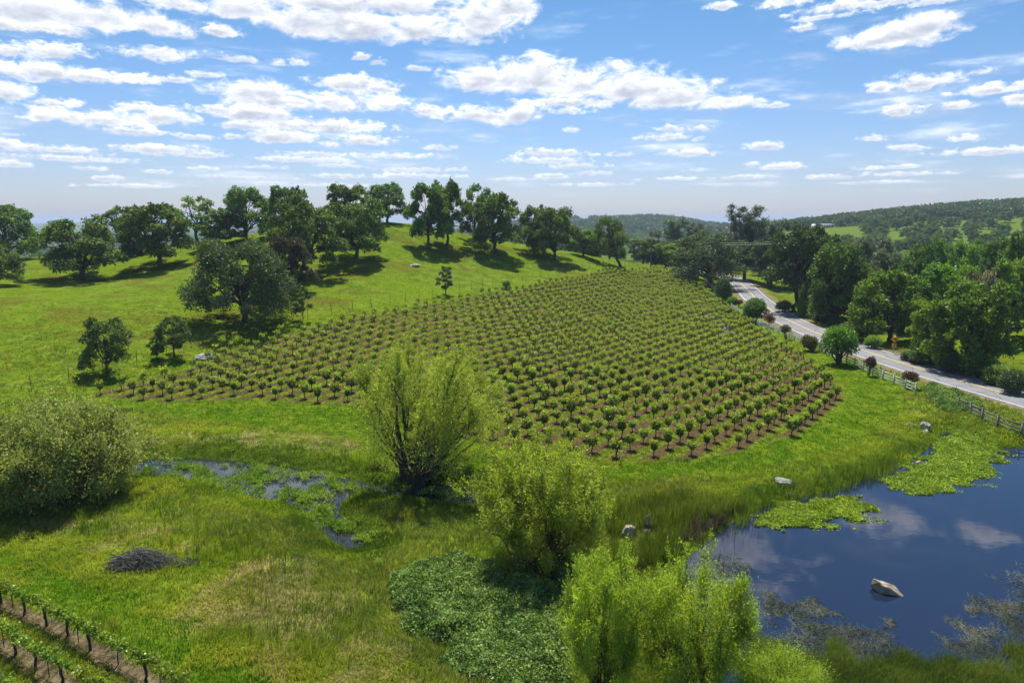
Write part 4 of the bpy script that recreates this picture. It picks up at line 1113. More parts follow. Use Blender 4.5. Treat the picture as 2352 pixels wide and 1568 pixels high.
# ------------------------------------------------------------------ willows and bushes by the water
def bush(name, proto, mats, label, px, base, top, width, rz=0.0, group=None, cat='willow', parts=('stem', 'foliage')):
    return tree(name, proto, mats, label, px, top, width, base=base, rz=rz, cat=cat, group=group, parts=parts)
MW, MWO, MGB = (m_bark_willow, m_willow), (m_bark_willow, m_willow_olive), (m_bark_willow, m_grey_bush)
WG = 'willows by the water'
bush('willow_tree', fan_tree(501, H=10, R=6.4, stems=12, nleaf=38000, plumes=42, per=540, pr=(0.10, 0.085), zc=0.66, leaf=0.25, tr=0.24, up=0.75, spread0=0.9, twig=0.95, bare=0.42, follow=0.4, fl=0.35, lw=0.2), MWO, 'olive willow fanning out from a dark stool, in front of the vineyard', 952, 1112, 790, 335, 0.5, WG).rotation_euler = (0, radians(10), 0.5)
bush('willow_tree', fan_tree(502, H=8, R=4.4, stems=22, nleaf=40000, plumes=60, per=620, pr=(0.09, 0.10), zc=0.52, leaf=0.19, tr=0.09, up=0.9, spread0=1.6, bare=0.2, follow=0.4, fl=0.4, lw=0.26), MW, 'round yellow-green willow with many thin upright stems, middle of the frame', 1240, 1300, 1018, 300, 1.1, WG)
bush('willow_tree', fan_tree(503, H=8, R=3.6, stems=13, nleaf=22000, plumes=30, per=800, pr=(0.115, 0.10), zc=0.6, leaf=0.19, tr=0.10, up=1.0, spread0=0.7, bare=0.16, follow=0.4, fl=0.4, lw=0.28), MW, 'left of the two bright willows at the bottom edge', 1388, 1610, 1270, 190, 0.0, WG)
bush('willow_tree', fan_tree(504, H=8, R=4.4, stems=17, nleaf=28000, plumes=40, per=850, pr=(0.11, 0.10), zc=0.6, leaf=0.19, tr=0.11, up=0.85, spread0=0.8, bare=0.14, follow=0.4, fl=0.4, lw=0.28), MW, 'right of the two bright willows at the bottom edge, reaching over the pond', 1590, 1615, 1290, 262, 2.0, WG)
bush('willow_tree', fan_tree(505, H=4, R=3.2, stems=13, nleaf=12000, plumes=30, per=700, pr=(0.17, 0.16), zc=0.5, leaf=0.15, tr=0.06, up=0.6, spread0=0.5, bare=0.1, follow=0.5, fl=0.7, lw=0.3), MW, 'low willow bush at the bottom edge in front of the reeds', 1790, 1650, 1500, 190, 0.9, WG)
bush('willow_bush', fan_tree(506, H=6, R=5.4, stems=24, nleaf=34000, plumes=90, per=480, pr=(0.12, 0.09), zc=0.42, leaf=0.22, tr=0.09, up=0.5, spread0=1.6, bare=0.08, follow=0.4, fl=0.8, lw=0.42), MGB, 'big rounded grey-green bush at the left edge beside the marsh', 148, 1140, 930, 312, 0.0, None, 'bush')

# ------------------------------------------------------------------ bramble thickets
def thicket(name, outline, h, n, leaf, label, seed, mat=None, cat='thicket'):
    rng = np.random.default_rng(seed); poly = smooth(gpoly(outline), 1, True); c0 = poly.mean(0)
    lo, hi = poly.min(0) - 1, poly.max(0) + 1
    Q = rng.uniform(lo, hi, (n * 3, 2)); sd = sdist(Q, poly) + (vn.fbm(Q[:, 0] * 0.6, Q[:, 1] * 0.6, 3) - 0.44) * 4.0
    Q, sd = Q[sd < 0][:n], sd[sd < 0][:n]
    top = h * np.sqrt(np.clip(-sd / 1.6, 0.03, 1)) * (0.55 + 0.9 * vn.fbm(Q[:, 0] * 0.55 + 9, Q[:, 1] * 0.55, 4))
    z = height(Q[:, 0], Q[:, 1]); base = hz(*c0)
    zz = z + top * (1 - 0.45 * rng.random(len(Q)) ** 2) + rng.normal(size=len(Q)) * 0.04
    o = empty(name, (c0[0], c0[1], base)); tag(o, label, cat)
    org = np.array([c0[0], c0[1], base])
    D = unit(rand_dirs(rng, len(Q)) + np.array([0, 0, -0.2]))
    v, f = leaf_quads(np.column_stack([Q, zz]) - org, leaf, leaf * 0.75, rng, D, 0.5)
    g = Geo()
    for k in rng.integers(0, len(Q), 170):
        p0 = np.array([Q[k, 0], Q[k, 1], z[k] - 0.05]) - org; d = rng.normal(size=2); d /= np.hypot(*d); L = 0.5 + rng.random()
        p1 = np.array([Q[k, 0] + d[0] * L, Q[k, 1] + d[1] * L, z[k] + top[k] * 0.7]) - org
        g.tube(bent(p0, p1, rng, 0.18, 0.03, 6), np.linspace(0.014, 0.006, 6), 4, False)
    gv = np.concatenate(g.V); gf = np.concatenate(g.F[4]) + len(v)
    new_obj('foliage', mesh_np('foliage', np.vstack([v, gv]), [f, gf], [mat or m_bramble, m_bark_willow], fmat=np.concatenate([np.zeros(len(f), int), np.ones(len(gf), int)])), o)
    return o
thicket('bramble_thicket', [(868, 1372), (900, 1312), (980, 1292), (1100, 1288), (1190, 1302), (1310, 1345), (1335, 1405), (1335, 1480), (1320, 1600), (1140, 1605), (1060, 1570), (1010, 1510), (960, 1472), (900, 1430)], 0.95, 60000, 0.13,
        'large dark green bramble thicket at the bottom centre, left of the bright willows', 601)
thicket('bramble_thicket', [(1265, 1290), (1340, 1292), (1350, 1335), (1290, 1330)], 1.0, 6000, 0.12, 'small bramble patch at the foot of the round willow', 602)
thicket('bramble_thicket', [(960, 1075), (1010, 1068), (1030, 1090), (1020, 1110), (960, 1112), (900, 1110)], 1.3, 7000, 0.15, 'dark bramble around the foot of the olive fan-shaped willow', 603)
thicket('bramble_thicket', [(2110, 898), (2160, 890), (2200, 912), (2260, 945), (2270, 962), (2210, 950), (2150, 925)], 1.3, 9000, 0.15, 'bramble growing over the rail fence between road and pond', 604)
thicket('bramble_thicket', [(2270, 850), (2340, 872), (2352, 905), (2290, 885)], 1.4, 6000, 0.16, 'bramble on the right road verge by the frame edge', 605)
# ------------------------------------------------------------------ roadside shrubs
SG = 'shrubs planted along the board fence'
sh1, sh2, sh3 = shrub(701, 2.4, 1.3, 5200, 0.17), shrub(702, 2.2, 1.3, 5200, 0.15, 0.0, 10), shrub(703, 2.0, 0.8, 1500, 0.15, 0.42, 7)
sh4 = shrub(704, 3.0, 1.6, 6000, 0.18, 0.22, 12, 0.06)
SM, SMM, SR, SO = (m_bark, m_dark), (m_bark, m_maple), (m_bark, m_red), (m_bark, m_olive)
for a in [(sh1, SM, 'dark rounded shrub at the far end of the white fence', 1660, 696, 640, 36), (sh1, (m_bark, m_oak), 'round green shrub tree by the white fence, left of the road curve', 1733, 742, 686, 50),
          (sh3, SR, 'reddish shrub beside the round green shrub tree', 1765, 753, 722, 25), (sh3, SO, 'small olive shrub standing in the white fence', 1804, 779, 745, 25),
          (sh2, SO, 'bronze-tipped ball-shaped bush in front of the white fence', 1857, 806, 770, 36), (sh4, SMM, 'bright green small tree by the white fence, largest of its row', 1925, 836, 750, 70),
          (sh3, SR, 'red-leaved sapling by the fence, left of another like it', 1996, 862, 818, 26), (sh3, SR, 'red-leaved sapling by the fence nearest to the pond', 2088, 892, 852, 32),
          (sh1, (m_bark, m_maple), 'yellow-green low shrub between the fence and the road bend', 1682, 706, 682, 24), (sh3, SR, 'low red shrub at the road edge by the bend', 1697, 706, 688, 16),
          (sh2, (m_bark, m_oak), 'small dark bush in the rubble below the white fence', 1676, 722, 706, 24), (sh2, (m_bark, m_oak), 'low dark bush on the meadow above the vineyard edge', 1163, 664, 645, 18)]:
    tree('shrub', a[0], a[1], a[2], a[3], a[5], a[6], base=a[4], cat='shrub', group=SG if 'meadow' not in a[2] else None, parts=('stem', 'foliage'))
UG = 'brush along the far road verge'
ur = np.random.default_rng(12)
for k, (px, by, tp, w) in enumerate([(1890, 742, 712, 50), (1845, 726, 690, 40), (1800, 716, 690, 34), (1965, 778, 745, 46), (2005, 800, 772, 36), (2090, 830, 804, 34), (2110, 836, 800, 46), (2165, 848, 805, 50), (2190, 856, 812, 44), (2255, 868, 815, 60), (2290, 884, 838, 56), (2325, 905, 850, 60), (1945, 765, 742, 36)]):
    tree('brush_clump', (sh1, sh2)[k % 2], (m_bark, (m_oak, m_oak_light, m_dark)[k % 3]), 'low green brush clump along the far verge under the trees', px, tp, w, base=by, cat='brush', group=UG, parts=('stem', 'foliage'))

# ------------------------------------------------------------------ board fence, rail fence, wire fence
def wood_paint(name, a, b):
    m, t, p = new_mat(name)
    tc = t.node('ShaderNodeTexCoord'); n = t.noise(3.0, 5, 0.7, tc.outputs['Object'])
    t.set(p.inputs['Base Color'], t.mix(t.ramp(n, 0.35, 0.7), a, b)); p.inputs['Roughness'].default_value = 0.8
    return m
m_fence_w = wood_paint('weathered_white_boards', (0.34, 0.37, 0.38), (0.52, 0.55, 0.56))
m_fence_g = wood_paint('grey_weathered_rails', (0.11, 0.11, 0.10), (0.25, 0.25, 0.22))
def board_fence(name, path, label, mat, h=1.3, gap=2.4, rails=(0.35, 0.72, 1.1), pw=0.14):
    pts_ = np.array([ground_at(x, y)[:2] for x, y in path]); pts_ = smooth(pts_, 1)
    sg = np.hypot(*np.diff(pts_, axis=0).T); ar = np.concatenate([[0], np.cumsum(sg)])
    n = int(round(ar[-1] / gap)); s_ = np.linspace(0, ar[-1], n + 1)
    q = np.stack([np.interp(s_, ar, pts_[:, 0]), np.interp(s_, ar, pts_[:, 1])], 1); z = height(q[:, 0], q[:, 1])
    o = empty(name, (q[0, 0], q[0, 1], z[0])); tag(o, label, 'fence'); org = np.array([q[0, 0], q[0, 1], z[0]])
    rng = np.random.default_rng(len(path)); pm = None
    for k in range(n + 1):
        d = q[min(k + 1, n)] - q[max(k - 1, 0)]; a = atan2(d[1], d[0])
        if pm is None:
            g = Geo().box((0, 0, h / 2 - 0.15), (pw, pw, h + 0.3)).box((0, 0, h + 0.025), (pw + 0.04, pw + 0.04, 0.05)); pm = g.mesh('post', [mat])
        c_ = new_obj('post', pm, o); c_.location = (q[k, 0] - org[0], q[k, 1] - org[1], z[k] - org[2] + rng.normal() * 0.02); c_.rotation_euler = (rng.normal() * 0.015, rng.normal() * 0.015, a)
    for rz_ in rails:
        g = Geo()
        for k in range(n):
            A = np.array([*q[k], z[k] + rz_]) - org; B = np.array([*q[k + 1], z[k + 1] + rz_]) - org
            d = unit(B - A); A2, B2 = A + d * (pw / 2 + 0.003), B - d * (pw / 2 + 0.003); s = np.array([-d[1], d[0], 0]) * 0.018; u = np.array([0, 0, 0.065]); jz = np.array([0, 0, rng.normal() * 0.012])
            v = [A2 - s - u, A2 + s - u, A2 + s + u, A2 - s + u, B2 - s - u, B2 + s - u, B2 + s + u, B2 - s + u]
            g.add(np.array(v) + jz, [(0, 1, 2, 3), (4, 7, 6, 5), (0, 4, 5, 1), (1, 5, 6, 2), (2, 6, 7, 3), (3, 7, 4, 0)])
        g.build('rail', mat, o)
    return o
board_fence('board_fence', [(2102, 905), (2080, 894), (2053, 883), (2013, 866), (1975, 849), (1954, 840), (1906, 819), (1889, 810), (1831, 786), (1790, 767), (1766, 759), (1741, 749), (1714, 734), (1702, 725), (1680, 710), (1668, 697), (1646, 674), (1632, 660), (1617, 645)],
            'long white three-board fence between the vineyard and the road', m_fence_w)
board_fence('rail_fence', [(2200, 938), (2236, 954), (2263, 970), (2296, 984), (2330, 995), (2365, 1010), (2410, 1030)], 'grey weathered rail fence above the pond at the right', m_fence_g)
m_wire = bark_mat('fence_steel', (0.04, 0.035, 0.03), (0.10, 0.085, 0.07), 20)
def wire_fence(path, label):
    pts_ = np.array([ground_at(x, y)[:2] for x, y in path]); pts_ = smooth(pts_, 1)
    sg = np.hypot(*np.diff(pts_, axis=0).T); ar = np.concatenate([[0], np.cumsum(sg)])
    n = int(round(ar[-1] / 4.3)); s_ = np.linspace(0, ar[-1], n + 1)
    q = np.stack([np.interp(s_, ar, pts_[:, 0]), np.interp(s_, ar, pts_[:, 1])], 1); z = height(q[:, 0], q[:, 1])
    org = np.array([q[0, 0], q[0, 1], z[0]]); o = empty('wire_fence', org); tag(o, label, 'fence')
    rng = np.random.default_rng(4); pm = Geo().tube([(0, 0, -0.3), (0, 0, 1.0), (0, 0, 2.0)], 0.035, 6).mesh('post', [m_wire])
    for k in range(n + 1):
        c_ = new_obj('post', pm, o); c_.location = (q[k, 0] - org[0], q[k, 1] - org[1], z[k] - org[2]); c_.rotation_euler = (rng.normal() * 0.03, rng.normal() * 0.03, 0)
    for hh in (0.3, 0.7, 1.1, 1.5, 1.85):
        Geo().tube(np.column_stack([q, z + hh]) - org, 0.004, 3).build('wire', m_wire, o)
wire_fence([(-30, 915), (12, 909), (65, 900), (127, 887), (179, 871), (230, 859), (280, 846), (320, 837), (371, 822), (414, 810), (454, 797), (545, 765), (637, 742), (729, 731), (787, 718), (844, 707), (896, 700), (944, 690), (993, 680), (1057, 671), (1119, 661), (1173, 650), (1224, 643), (1273, 632), (1333, 621), (1414, 611), (1470, 609), (1540, 618)],
           'tall thin wire deer fence running along the back of the vineyard')

# ------------------------------------------------------------------ road sign
m_sign = paint('sign_yellow', (0.75, 0.36, 0.015)); m_black = paint('sign_black', (0.012, 0.012, 0.012)); m_galv = paint('galvanised_post', (0.25, 0.25, 0.25))
P = ground_at(2052, 813); sg_ = empty('road_sign', P, 0); sg_.rotation_euler = (0, 0, atan2(P[0], -P[1]) * 0 - radians(18))
tag(sg_, 'yellow diamond curve warning sign with left arrow and small plaque on a post', 'road sign')
Geo().box((0, 0.04, 1.2), (0.06, 0.05, 2.8)).build('post', m_galv, sg_)
def plate(poly, y0, y1):
    n = len(poly); v = [(x, y0, z) for x, z in poly] + [(x, y1, z) for x, z in poly]
    g = Geo(); g.add(v, [list(range(n))], [list(range(2 * n - 1, n - 1, -1))], [(i_, i_ + n, (i_ + 1) % n + n, (i_ + 1) % n) for i_ in range(n)]); return g
d_ = 0.60
plate([(-d_, 2.3), (0, 2.3 - d_), (d_, 2.3), (0, 2.3 + d_)], 0.0, 0.012).build('warning_plate', m_sign, sg_)
wp = sg_.children[-1]
def frame(pts_o, pts_i, y):
    g = Geo(); n = len(pts_o); v = [(x, y, z) for x, z in pts_o] + [(x, y, z) for x, z in pts_i]
    g.add(v, [(i_, (i_ + 1) % n, (i_ + 1) % n + n, i_ + n) for i_ in range(n)]); return g
dm = lambda r: [(-r, 2.3), (0, 2.3 - r), (r, 2.3), (0, 2.3 + r)]
frame(dm(0.56), dm(0.535), -0.004).build('border', m_black, wp)
plate([(0.09, 2.0), (0.20, 2.0), (0.20, 2.3), (0.14, 2.43), (0.02, 2.48), (-0.02, 2.48), (-0.02, 2.58), (-0.24, 2.42), (-0.02, 2.27), (-0.02, 2.37), (0.04, 2.36), (0.09, 2.28)], -0.008, -0.004).build('arrow', m_black, wp)
sq = lambda a, zc: [(-a, zc - a), (a, zc - a), (a, zc + a), (-a, zc + a)]
plate(sq(0.31, 1.32), 0.0, 0.012).build('speed_plaque', m_sign, sg_)
pq = sg_.children[-1]
frame(sq(0.28, 1.32), sq(0.255, 1.32), -0.004).build('border', m_black, pq)
for txt, size, zt in (('25', 0.30, 1.32), ('MPH', 0.14, 1.12)):
    cu = bpy.data.curves.new('lettering', 'FONT'); cu.body = txt; cu.size = size; cu.align_x = 'CENTER'; cu.extrude = 0.002; cu.materials.append(m_black)
    tmp_ = bpy.data.objects.new('lettering', cu); me_ = bpy.data.meshes.new_from_object(tmp_); bpy.data.objects.remove(tmp_); lo_ = new_obj('lettering', me_, pq); lo_.location = (0, -0.006, zt); lo_.rotation_euler = (radians(90), 0, 0)

# ------------------------------------------------------------------ utility pole and lines
m_pole = bark_mat('pole_wood', (0.10, 0.075, 0.055), (0.22, 0.17, 0.13), 8)
P = azr(1495, 600, 232); P[2] = hz(P[0], P[1]); Tz = azr(1501, 546, 232)[2]
up_ = empty('utility_pole', P); tag(up_, 'wooden utility pole with wires at the end of the hill', 'utility pole')
H_ = Tz - P[2]
Geo().tube([(0, 0, -0.5), (0, 0, H_ / 2), (0, 0, H_)], [0.19, 0.16, 0.12], 8).build('pole', m_pole, up_)
Geo().box((0, 0, H_ - 0.5), (2.4, 0.12, 0.12), radians(70)).build('crossarm', m_pole, up_)
m_line = paint('power_line', (0.45, 0.45, 0.46))
for k, dz in enumerate((0.0, -0.5, -0.55)):
    pth = []
    for a in (-1, 1):
        E = azr(1180 if a < 0 else 1860, 545, 290 if a < 0 else 190); E[2] = P[2] + H_ + 1.0 + dz
        pth.append(E - P)
    mid_ = np.array([(k - 1) * 0.9 * cos(radians(70)), (k - 1) * 0.9 * sin(radians(70)), H_ + dz + 0.05])
    L_ = []
    for A, B in ((pth[0], mid_), (mid_, pth[1])):
        for u in np.linspace(0, 1, 12): L_.append(A * (1 - u) + B * u - np.array([0, 0, 4 * u * (1 - u) * 1.4]))
    Geo().tube(np.array(L_), 0.025, 4).build('power_line', m_line, up_)

# ------------------------------------------------------------------ far buildings
m_wall_w = paint('pale_wall', (0.72, 0.74, 0.76)); m_roof_g = paint('grey_roof', (0.42, 0.43, 0.46)); m_glass = paint('dark_window', (0.03, 0.04, 0.06))
def house(px, base_r, w, dpt, h, label, rz=0.0, roof=1.2, nw=4):
    P = azr(px, 520, base_r); P[2] = hz(P[0], P[1]); o = empty('house', P - np.array([0, 0, 0.1]), rz); tag(o, label, 'house')
    Geo().box((0, 0, h / 2), (w, dpt, h)).build('wall', m_wall_w, o)
    g = Geo(); a, b = w / 2 + 0.4, dpt / 2 + 0.4
    g.add([(-a, -b, h), (a, -b, h), (a, b, h), (-a, b, h), (-a, 0, h + roof), (a, 0, h + roof)], [(0, 1, 5, 4), (2, 3, 4, 5), (3, 2, 1, 0)], [(0, 4, 3), (1, 2, 5)]); g.build('roof', m_roof_g, o)
    for k in range(nw):
        Geo().box(((k + 0.5) / nw * w - w / 2, -dpt / 2 - 0.02, h * 0.55), (w / nw * 0.45, 0.06, h * 0.4)).build('window', m_glass, o)
house(1889, 790, 19, 9, 4.2, 'long white building on the far pasture under the wooded ridge', 0.1, 0.6, 7)
house(1798, 640, 8, 7, 3.2, 'pale roof between the trees left of the long white building', 0.3)
house(1663, 640, 18, 10, 4, 'low pale house seen left of the tall grey pine', 0.2)
house(1585, 900, 16, 10, 4, 'pale house roof among the trees behind the utility pole', -0.2)
house(1478, 780, 15, 9, 4, 'white house in the valley right of the leaning oak', 0.1)
house(630, 620, 14, 9, 4, 'pale house just visible between the crest oaks', 0.2)

# ------------------------------------------------------------------ rocks
def rock_mat(name, a, b, scale=2.0):
    m, t, p = new_mat(name)
    tc = t.node('ShaderNodeTexCoord'); n = t.noise(scale, 7, 0.7, tc.outputs['Object']); n2 = t.noise(scale * 5, 4, 0.7, tc.outputs['Object'])
    c = t.mix(t.ramp(n, 0.38, 0.62), a, b); c = t.mix(t.ramp(n2, 0.55, 0.75, 0, 0.6), c, tuple(0.4 * v for v in a))
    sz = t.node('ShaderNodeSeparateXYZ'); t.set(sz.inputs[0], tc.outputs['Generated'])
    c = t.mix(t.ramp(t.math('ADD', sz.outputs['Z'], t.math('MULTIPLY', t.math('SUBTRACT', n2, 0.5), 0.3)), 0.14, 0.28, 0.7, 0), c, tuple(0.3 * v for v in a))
    c = t.mix(t.ramp(n, 0.55, 0.7, 0, 0.35), c, (0.13, 0.14, 0.05))
    t.set(p.inputs['Base Color'], c); p.inputs['Roughness'].default_value = 0.9
    bp = t.node('ShaderNodeBump', i_Strength=0.8, i_Distance=0.08); t.set(bp.inputs['Height'], n); t.set(p.inputs['Normal'], bp.outputs[0])
    return m
m_rock = rock_mat('granite', (0.20, 0.185, 0.16), (0.40, 0.38, 0.34)); m_rock_t = rock_mat('tan_granite', (0.22, 0.17, 0.11), (0.46, 0.39, 0.28))
def rock_mesh(seed, cuts=13):
    import bmesh
    rng = np.random.default_rng(seed); bm = bmesh.new(); bmesh.ops.create_icosphere(bm, subdivisions=4, radius=1.0)
    co = np.array([v.co for v in bm.verts])
    for k in range(cuts):
        d = rand_dirs(rng, 1)[0]; lim = 0.55 + 0.32 * rng.random(); e = co @ d - lim; co -= np.where(e > 0, e * 0.92, 0)[:, None] * d
    n_ = vn.fbm(co[:, 0] * 3 + seed, co[:, 1] * 3 + co[:, 2] * 2.3, 4); co *= (0.9 + 0.25 * n_)[:, None]
    for v, c_ in zip(bm.verts, co): v.co = c_
    me = bpy.data.meshes.new('boulder'); bm.to_mesh(me); bm.free()
    return me
def rock(px, py, size, label, seed, mat, rot=(0, 0, 0), sink=0.35, water=False, group=None):
    P = on_plane(px, py, WATER_Z) if water else ground_at(px, py)
    me = rock_mesh(seed); me.materials.append(mat)
    o = new_obj('boulder', me); o.scale = size; o.rotation_euler = rot; o.location = (P[0], P[1] + size[1] * 0.3, P[2] + size[2] * (1 - 2 * sink) * 0.6)
    tag(o, label, 'boulder', group)
    return o
BG = 'boulders around the pond'
rock(2040, 1362, (0.98, 0.42, 0.55), 'tan boulder alone in the open water of the pond', 801, m_rock_t, (0.0, radians(24), radians(-18)), 0.35, True, BG)
rock(1490, 1214, (0.48, 0.36, 1.0), 'grey boulder standing upright among the reeds', 802, m_rock, (0.1, radians(-22), 0.4), 0.3, False, BG)
rock(1443, 1234, (0.72, 0.6, 0.6), 'pale round boulder left of the upright one in the reeds', 803, m_rock_t, (0, 0, 0.3), 0.3, False, BG)
rock(1486, 1222, (0.36, 0.3, 0.25), 'small flat tan boulder at the foot of the upright one', 804, m_rock_t, (0, 0, 1), 0.35, False, BG)
rock(1808, 1118, (1.0, 0.5, 0.55), 'long grey boulder on the bank above the near floating plants', 805, m_rock, (0, radians(18), -0.3), 0.3, False, BG)
rock(1814, 1136, (0.36, 0.25, 0.2), 'small pale boulder below the long grey one on the bank', 806, m_rock_t, (0, 0, 0), 0.3, False, BG)
rock(2126, 985, (0.5, 0.45, 0.7), 'pointed grey boulder in the grass above the far floating plants', 807, m_rock, (0.1, 0.15, 0), 0.3, False, BG)
rock(2128, 996, (0.42, 0.36, 0.35), 'dark low boulder leaning on the pointed one', 808, m_rock, (0, 0, 1.3), 0.35, False, BG)
rock(2092, 977, (0.7, 0.3, 0.2), 'flat pale slab of rock left of the pointed boulder', 809, m_rock_t, (0, 0, -0.3), 0.3, False, BG)
rock(2113, 1066, (0.42, 0.3, 0.28), 'tan boulder at the pool in the far floating plants', 810, m_rock_t, (0, 0, 0), 0.3, True, BG)
rock(470, 824, (1.5, 1.1, 0.55), 'flat grey rock outcrop in the grass at the vineyard corner', 811, m_rock, (0, 0, 0.2), 0.25)
rock(950, 611, (1.6, 1.0, 0.45), 'small rock outcrop high on the open meadow', 812, m_rock, (0, 0, 0.2), 0.3)
rock(1064, 1003, (0.3, 0.25, 0.25), 'white stone at the lower end of a vine row by the willow', 813, m_rock, (0, 0, 0), 0.2)
# rubble below the white fence
rr_ = np.random.default_rng(6); g = Geo(); rp_ = smooth(np.array([ground_at(x, y)[:2] for x, y in [(1706, 706), (1716, 722), (1732, 738), (1752, 752), (1772, 764), (1790, 776)]]) + np.array([-1.5, 0]), 1)
rp_ = smooth(np.array([ground_at(x, y)[:2] for x, y in [(1608, 700), (1625, 718), (1640, 735), (1660, 750), (1682, 768)]]), 1)
ico = rock_mesh(820, 6); ic = np.array([v.co for v in ico.vertices]); ifc = np.array([p_.vertices for p_ in ico.polygons])
import bmesh
bm = bmesh.new(); bmesh.ops.create_icosphere(bm, subdivisions=1, radius=1.0); ic = np.array([v.co for v in bm.verts]); ifc = np.array([[v.index for v in f_.verts] for f_ in bm.faces]); bm.free()
def stone(g, x, y, z, s):
    g.add(ic * (1 + 0.25 * rr_.normal(size=(len(ic), 1))) * s * np.array([1, 0.8, 0.55]) + np.array([x, y, z + s * 0.2]), ifc)
for k in range(260):
    u = rr_.random() * (len(rp_) - 1.001); i0 = int(u); q2 = rp_[i0] + (rp_[i0 + 1] - rp_[i0]) * (u - i0) + rr_.normal(size=2) * 0.55
    stone(g, q2[0], q2[1], hz(*q2), 0.08 + 0.16 * rr_.random() ** 2)
tag(g.build('rubble', m_rock), kind='stuff')
# ------------------------------------------------------------------ grass, reeds and water plants
gr = np.random.default_rng(88)
m_g_mead = leaf_mat('meadow_grass_blades', [(0.085, 0.142, 0.007), (0.181, 0.238, 0.016), (0.329, 0.341, 0.047)], 0.5, 0.25, spec=0.1, tint=(1.2, 1.2, 0.6))
m_g_vine = leaf_mat('vineyard_grass_blades', [(0.051, 0.082, 0.005), (0.088, 0.122, 0.009), (0.143, 0.163, 0.021)], 0.4, 0.4, spec=0.1)
m_g_lush = leaf_mat('lush_grass_blades', [(0.042, 0.118, 0.002), (0.079, 0.176, 0.004), (0.143, 0.235, 0.007)], 0.5, 0.3, spec=0.1, tint=(1.2, 1.2, 0.6))
m_g_dry = leaf_mat('dry_grass_blades', [(0.164, 0.175, 0.026), (0.307, 0.277, 0.070), (0.471, 0.410, 0.157)], 0.3, 0.5, spec=0.2, tint=(1.1, 1.05, 0.7))
m_g_tall = leaf_mat('marsh_grass_blades', [(0.056, 0.112, 0.007), (0.128, 0.208, 0.013), (0.273, 0.336, 0.033)], 0.5, 0.3, spec=0.1, tint=(1.2, 1.2, 0.6))
m_reed = leaf_mat('reed_blades', [(0.047, 0.089, 0.011), (0.098, 0.164, 0.019), (0.196, 0.253, 0.042)], 0.45, 0.4, spec=0.1)
m_reed_b = leaf_mat('dead_reed_blades', [(0.06, 0.042, 0.025), (0.12, 0.09, 0.055), (0.22, 0.18, 0.12)], 0.2, 0.6, spec=0.2)
m_stalk = leaf_mat('floating_dead_stalks', [(0.035, 0.042, 0.024), (0.085, 0.095, 0.06), (0.20, 0.21, 0.15)], 0.15, 0.6, spec=0.1)
m_float = leaf_mat('water_primrose_leaves', [(0.124, 0.196, 0.010), (0.217, 0.320, 0.019), (0.351, 0.444, 0.041)], 0.3, 0.7, spec=0.15)
m_marshp = leaf_mat('marsh_plant_leaves', [(0.097, 0.193, 0.016), (0.193, 0.304, 0.028), (0.359, 0.455, 0.083)], 0.35, 0.7, spec=0.15)
def blades(P, Z, h, w, lean, rng, per=5, spread=0.12, dirf=None, stiff=0.5):
    """bent two-segment grass blades around each tuft point"""
    n = len(P) * per
    B = np.repeat(np.column_stack([P, Z]), per, 0); H_ = np.repeat(np.broadcast_to(h, (len(P),)), per) * (0.6 + 0.7 * rng.random(n)); W_ = np.repeat(np.broadcast_to(w, (len(P),)), per)
    B[:, :2] += rng.normal(size=(n, 2)) * np.repeat(np.broadcast_to(spread, (len(P),)), per)[:, None]
    a = rng.random(n) * 2 * pi; d = np.stack([np.cos(a), np.sin(a)], 1)
    if dirf is not None:
        k = dirf(B[:, 0], B[:, 1]); d = d * 0.55 + np.stack([np.cos(k), np.sin(k)], 1) * 0.9
    L = (lean * H_)[:, None] * (0.5 + rng.random((n, 1)))
    m_ = B + np.column_stack([d * L * (1 - stiff) * 0.55, H_ * 0.6]); t_ = B + np.column_stack([d * L, H_ * (1.0 - 0.35 * lean)])
    sa = rng.random(n) * pi; s = np.column_stack([np.cos(sa), np.sin(sa), np.zeros(n)]) * W_[:, None] * 0.5
    B[:, 2] -= 0.03
    V = np.stack([B - s, B + s, m_ + s * 0.8, m_ - s * 0.8, t_], 1).reshape(-1, 3)
    i = np.arange(n)[:, None] * 5
    return V, i + np.array([0, 1, 2, 3]), i + np.array([3, 2, 4])
def grass_obj(name, P, h, w, lean, mat, per, spread, dirf=None, Z=None, rng=gr, stiff=0.5):
    if Z is None: Z = height(P[:, 0], P[:, 1])
    V, q, t3 = blades(P, Z, h, w, lean, rng, per, spread, dirf, stiff)
    o = new_obj(name, mesh_np(name, V, [q, t3], [mat])); tag(o, kind='stuff'); return o
swirl = lambda x, y: vn.fbm(x * 0.10 + 5, y * 0.16 + 5, 3) * 16.0
N_ = 135000
az = np.radians(gr.uniform(-40, 40, N_)); r = np.exp(gr.uniform(log(24), log(150), N_))
GP = np.column_stack([r * np.sin(az), r * np.cos(az)])
sdp, sdm = sdist(GP, POND), sdist(GP, MARSH); sdv = sdist(GP, VINEYARD); sdl = np.minimum(sdist(GP, LUSH), sdist(GP, LUSH2) + (vn.fbm(GP[:, 0] * 0.35, GP[:, 1] * 0.35, 3) - 0.3) * 5)
rdd = seg_dist(GP, ROAD_C)[0]
tdd = np.minimum.reduce([seg_dist(GP, p)[0] for p in TRL])
sdd = np.minimum.reduce([sdist(GP, p) for p in DRY]) + (vn.fbm(GP[:, 0] * 0.35, GP[:, 1] * 0.35, 3) - 0.44) * 9
STONES = [ground_at(x, y)[:2] for x, y in [(1443, 1236), (1488, 1222), (1808, 1122), (2126, 990)]]
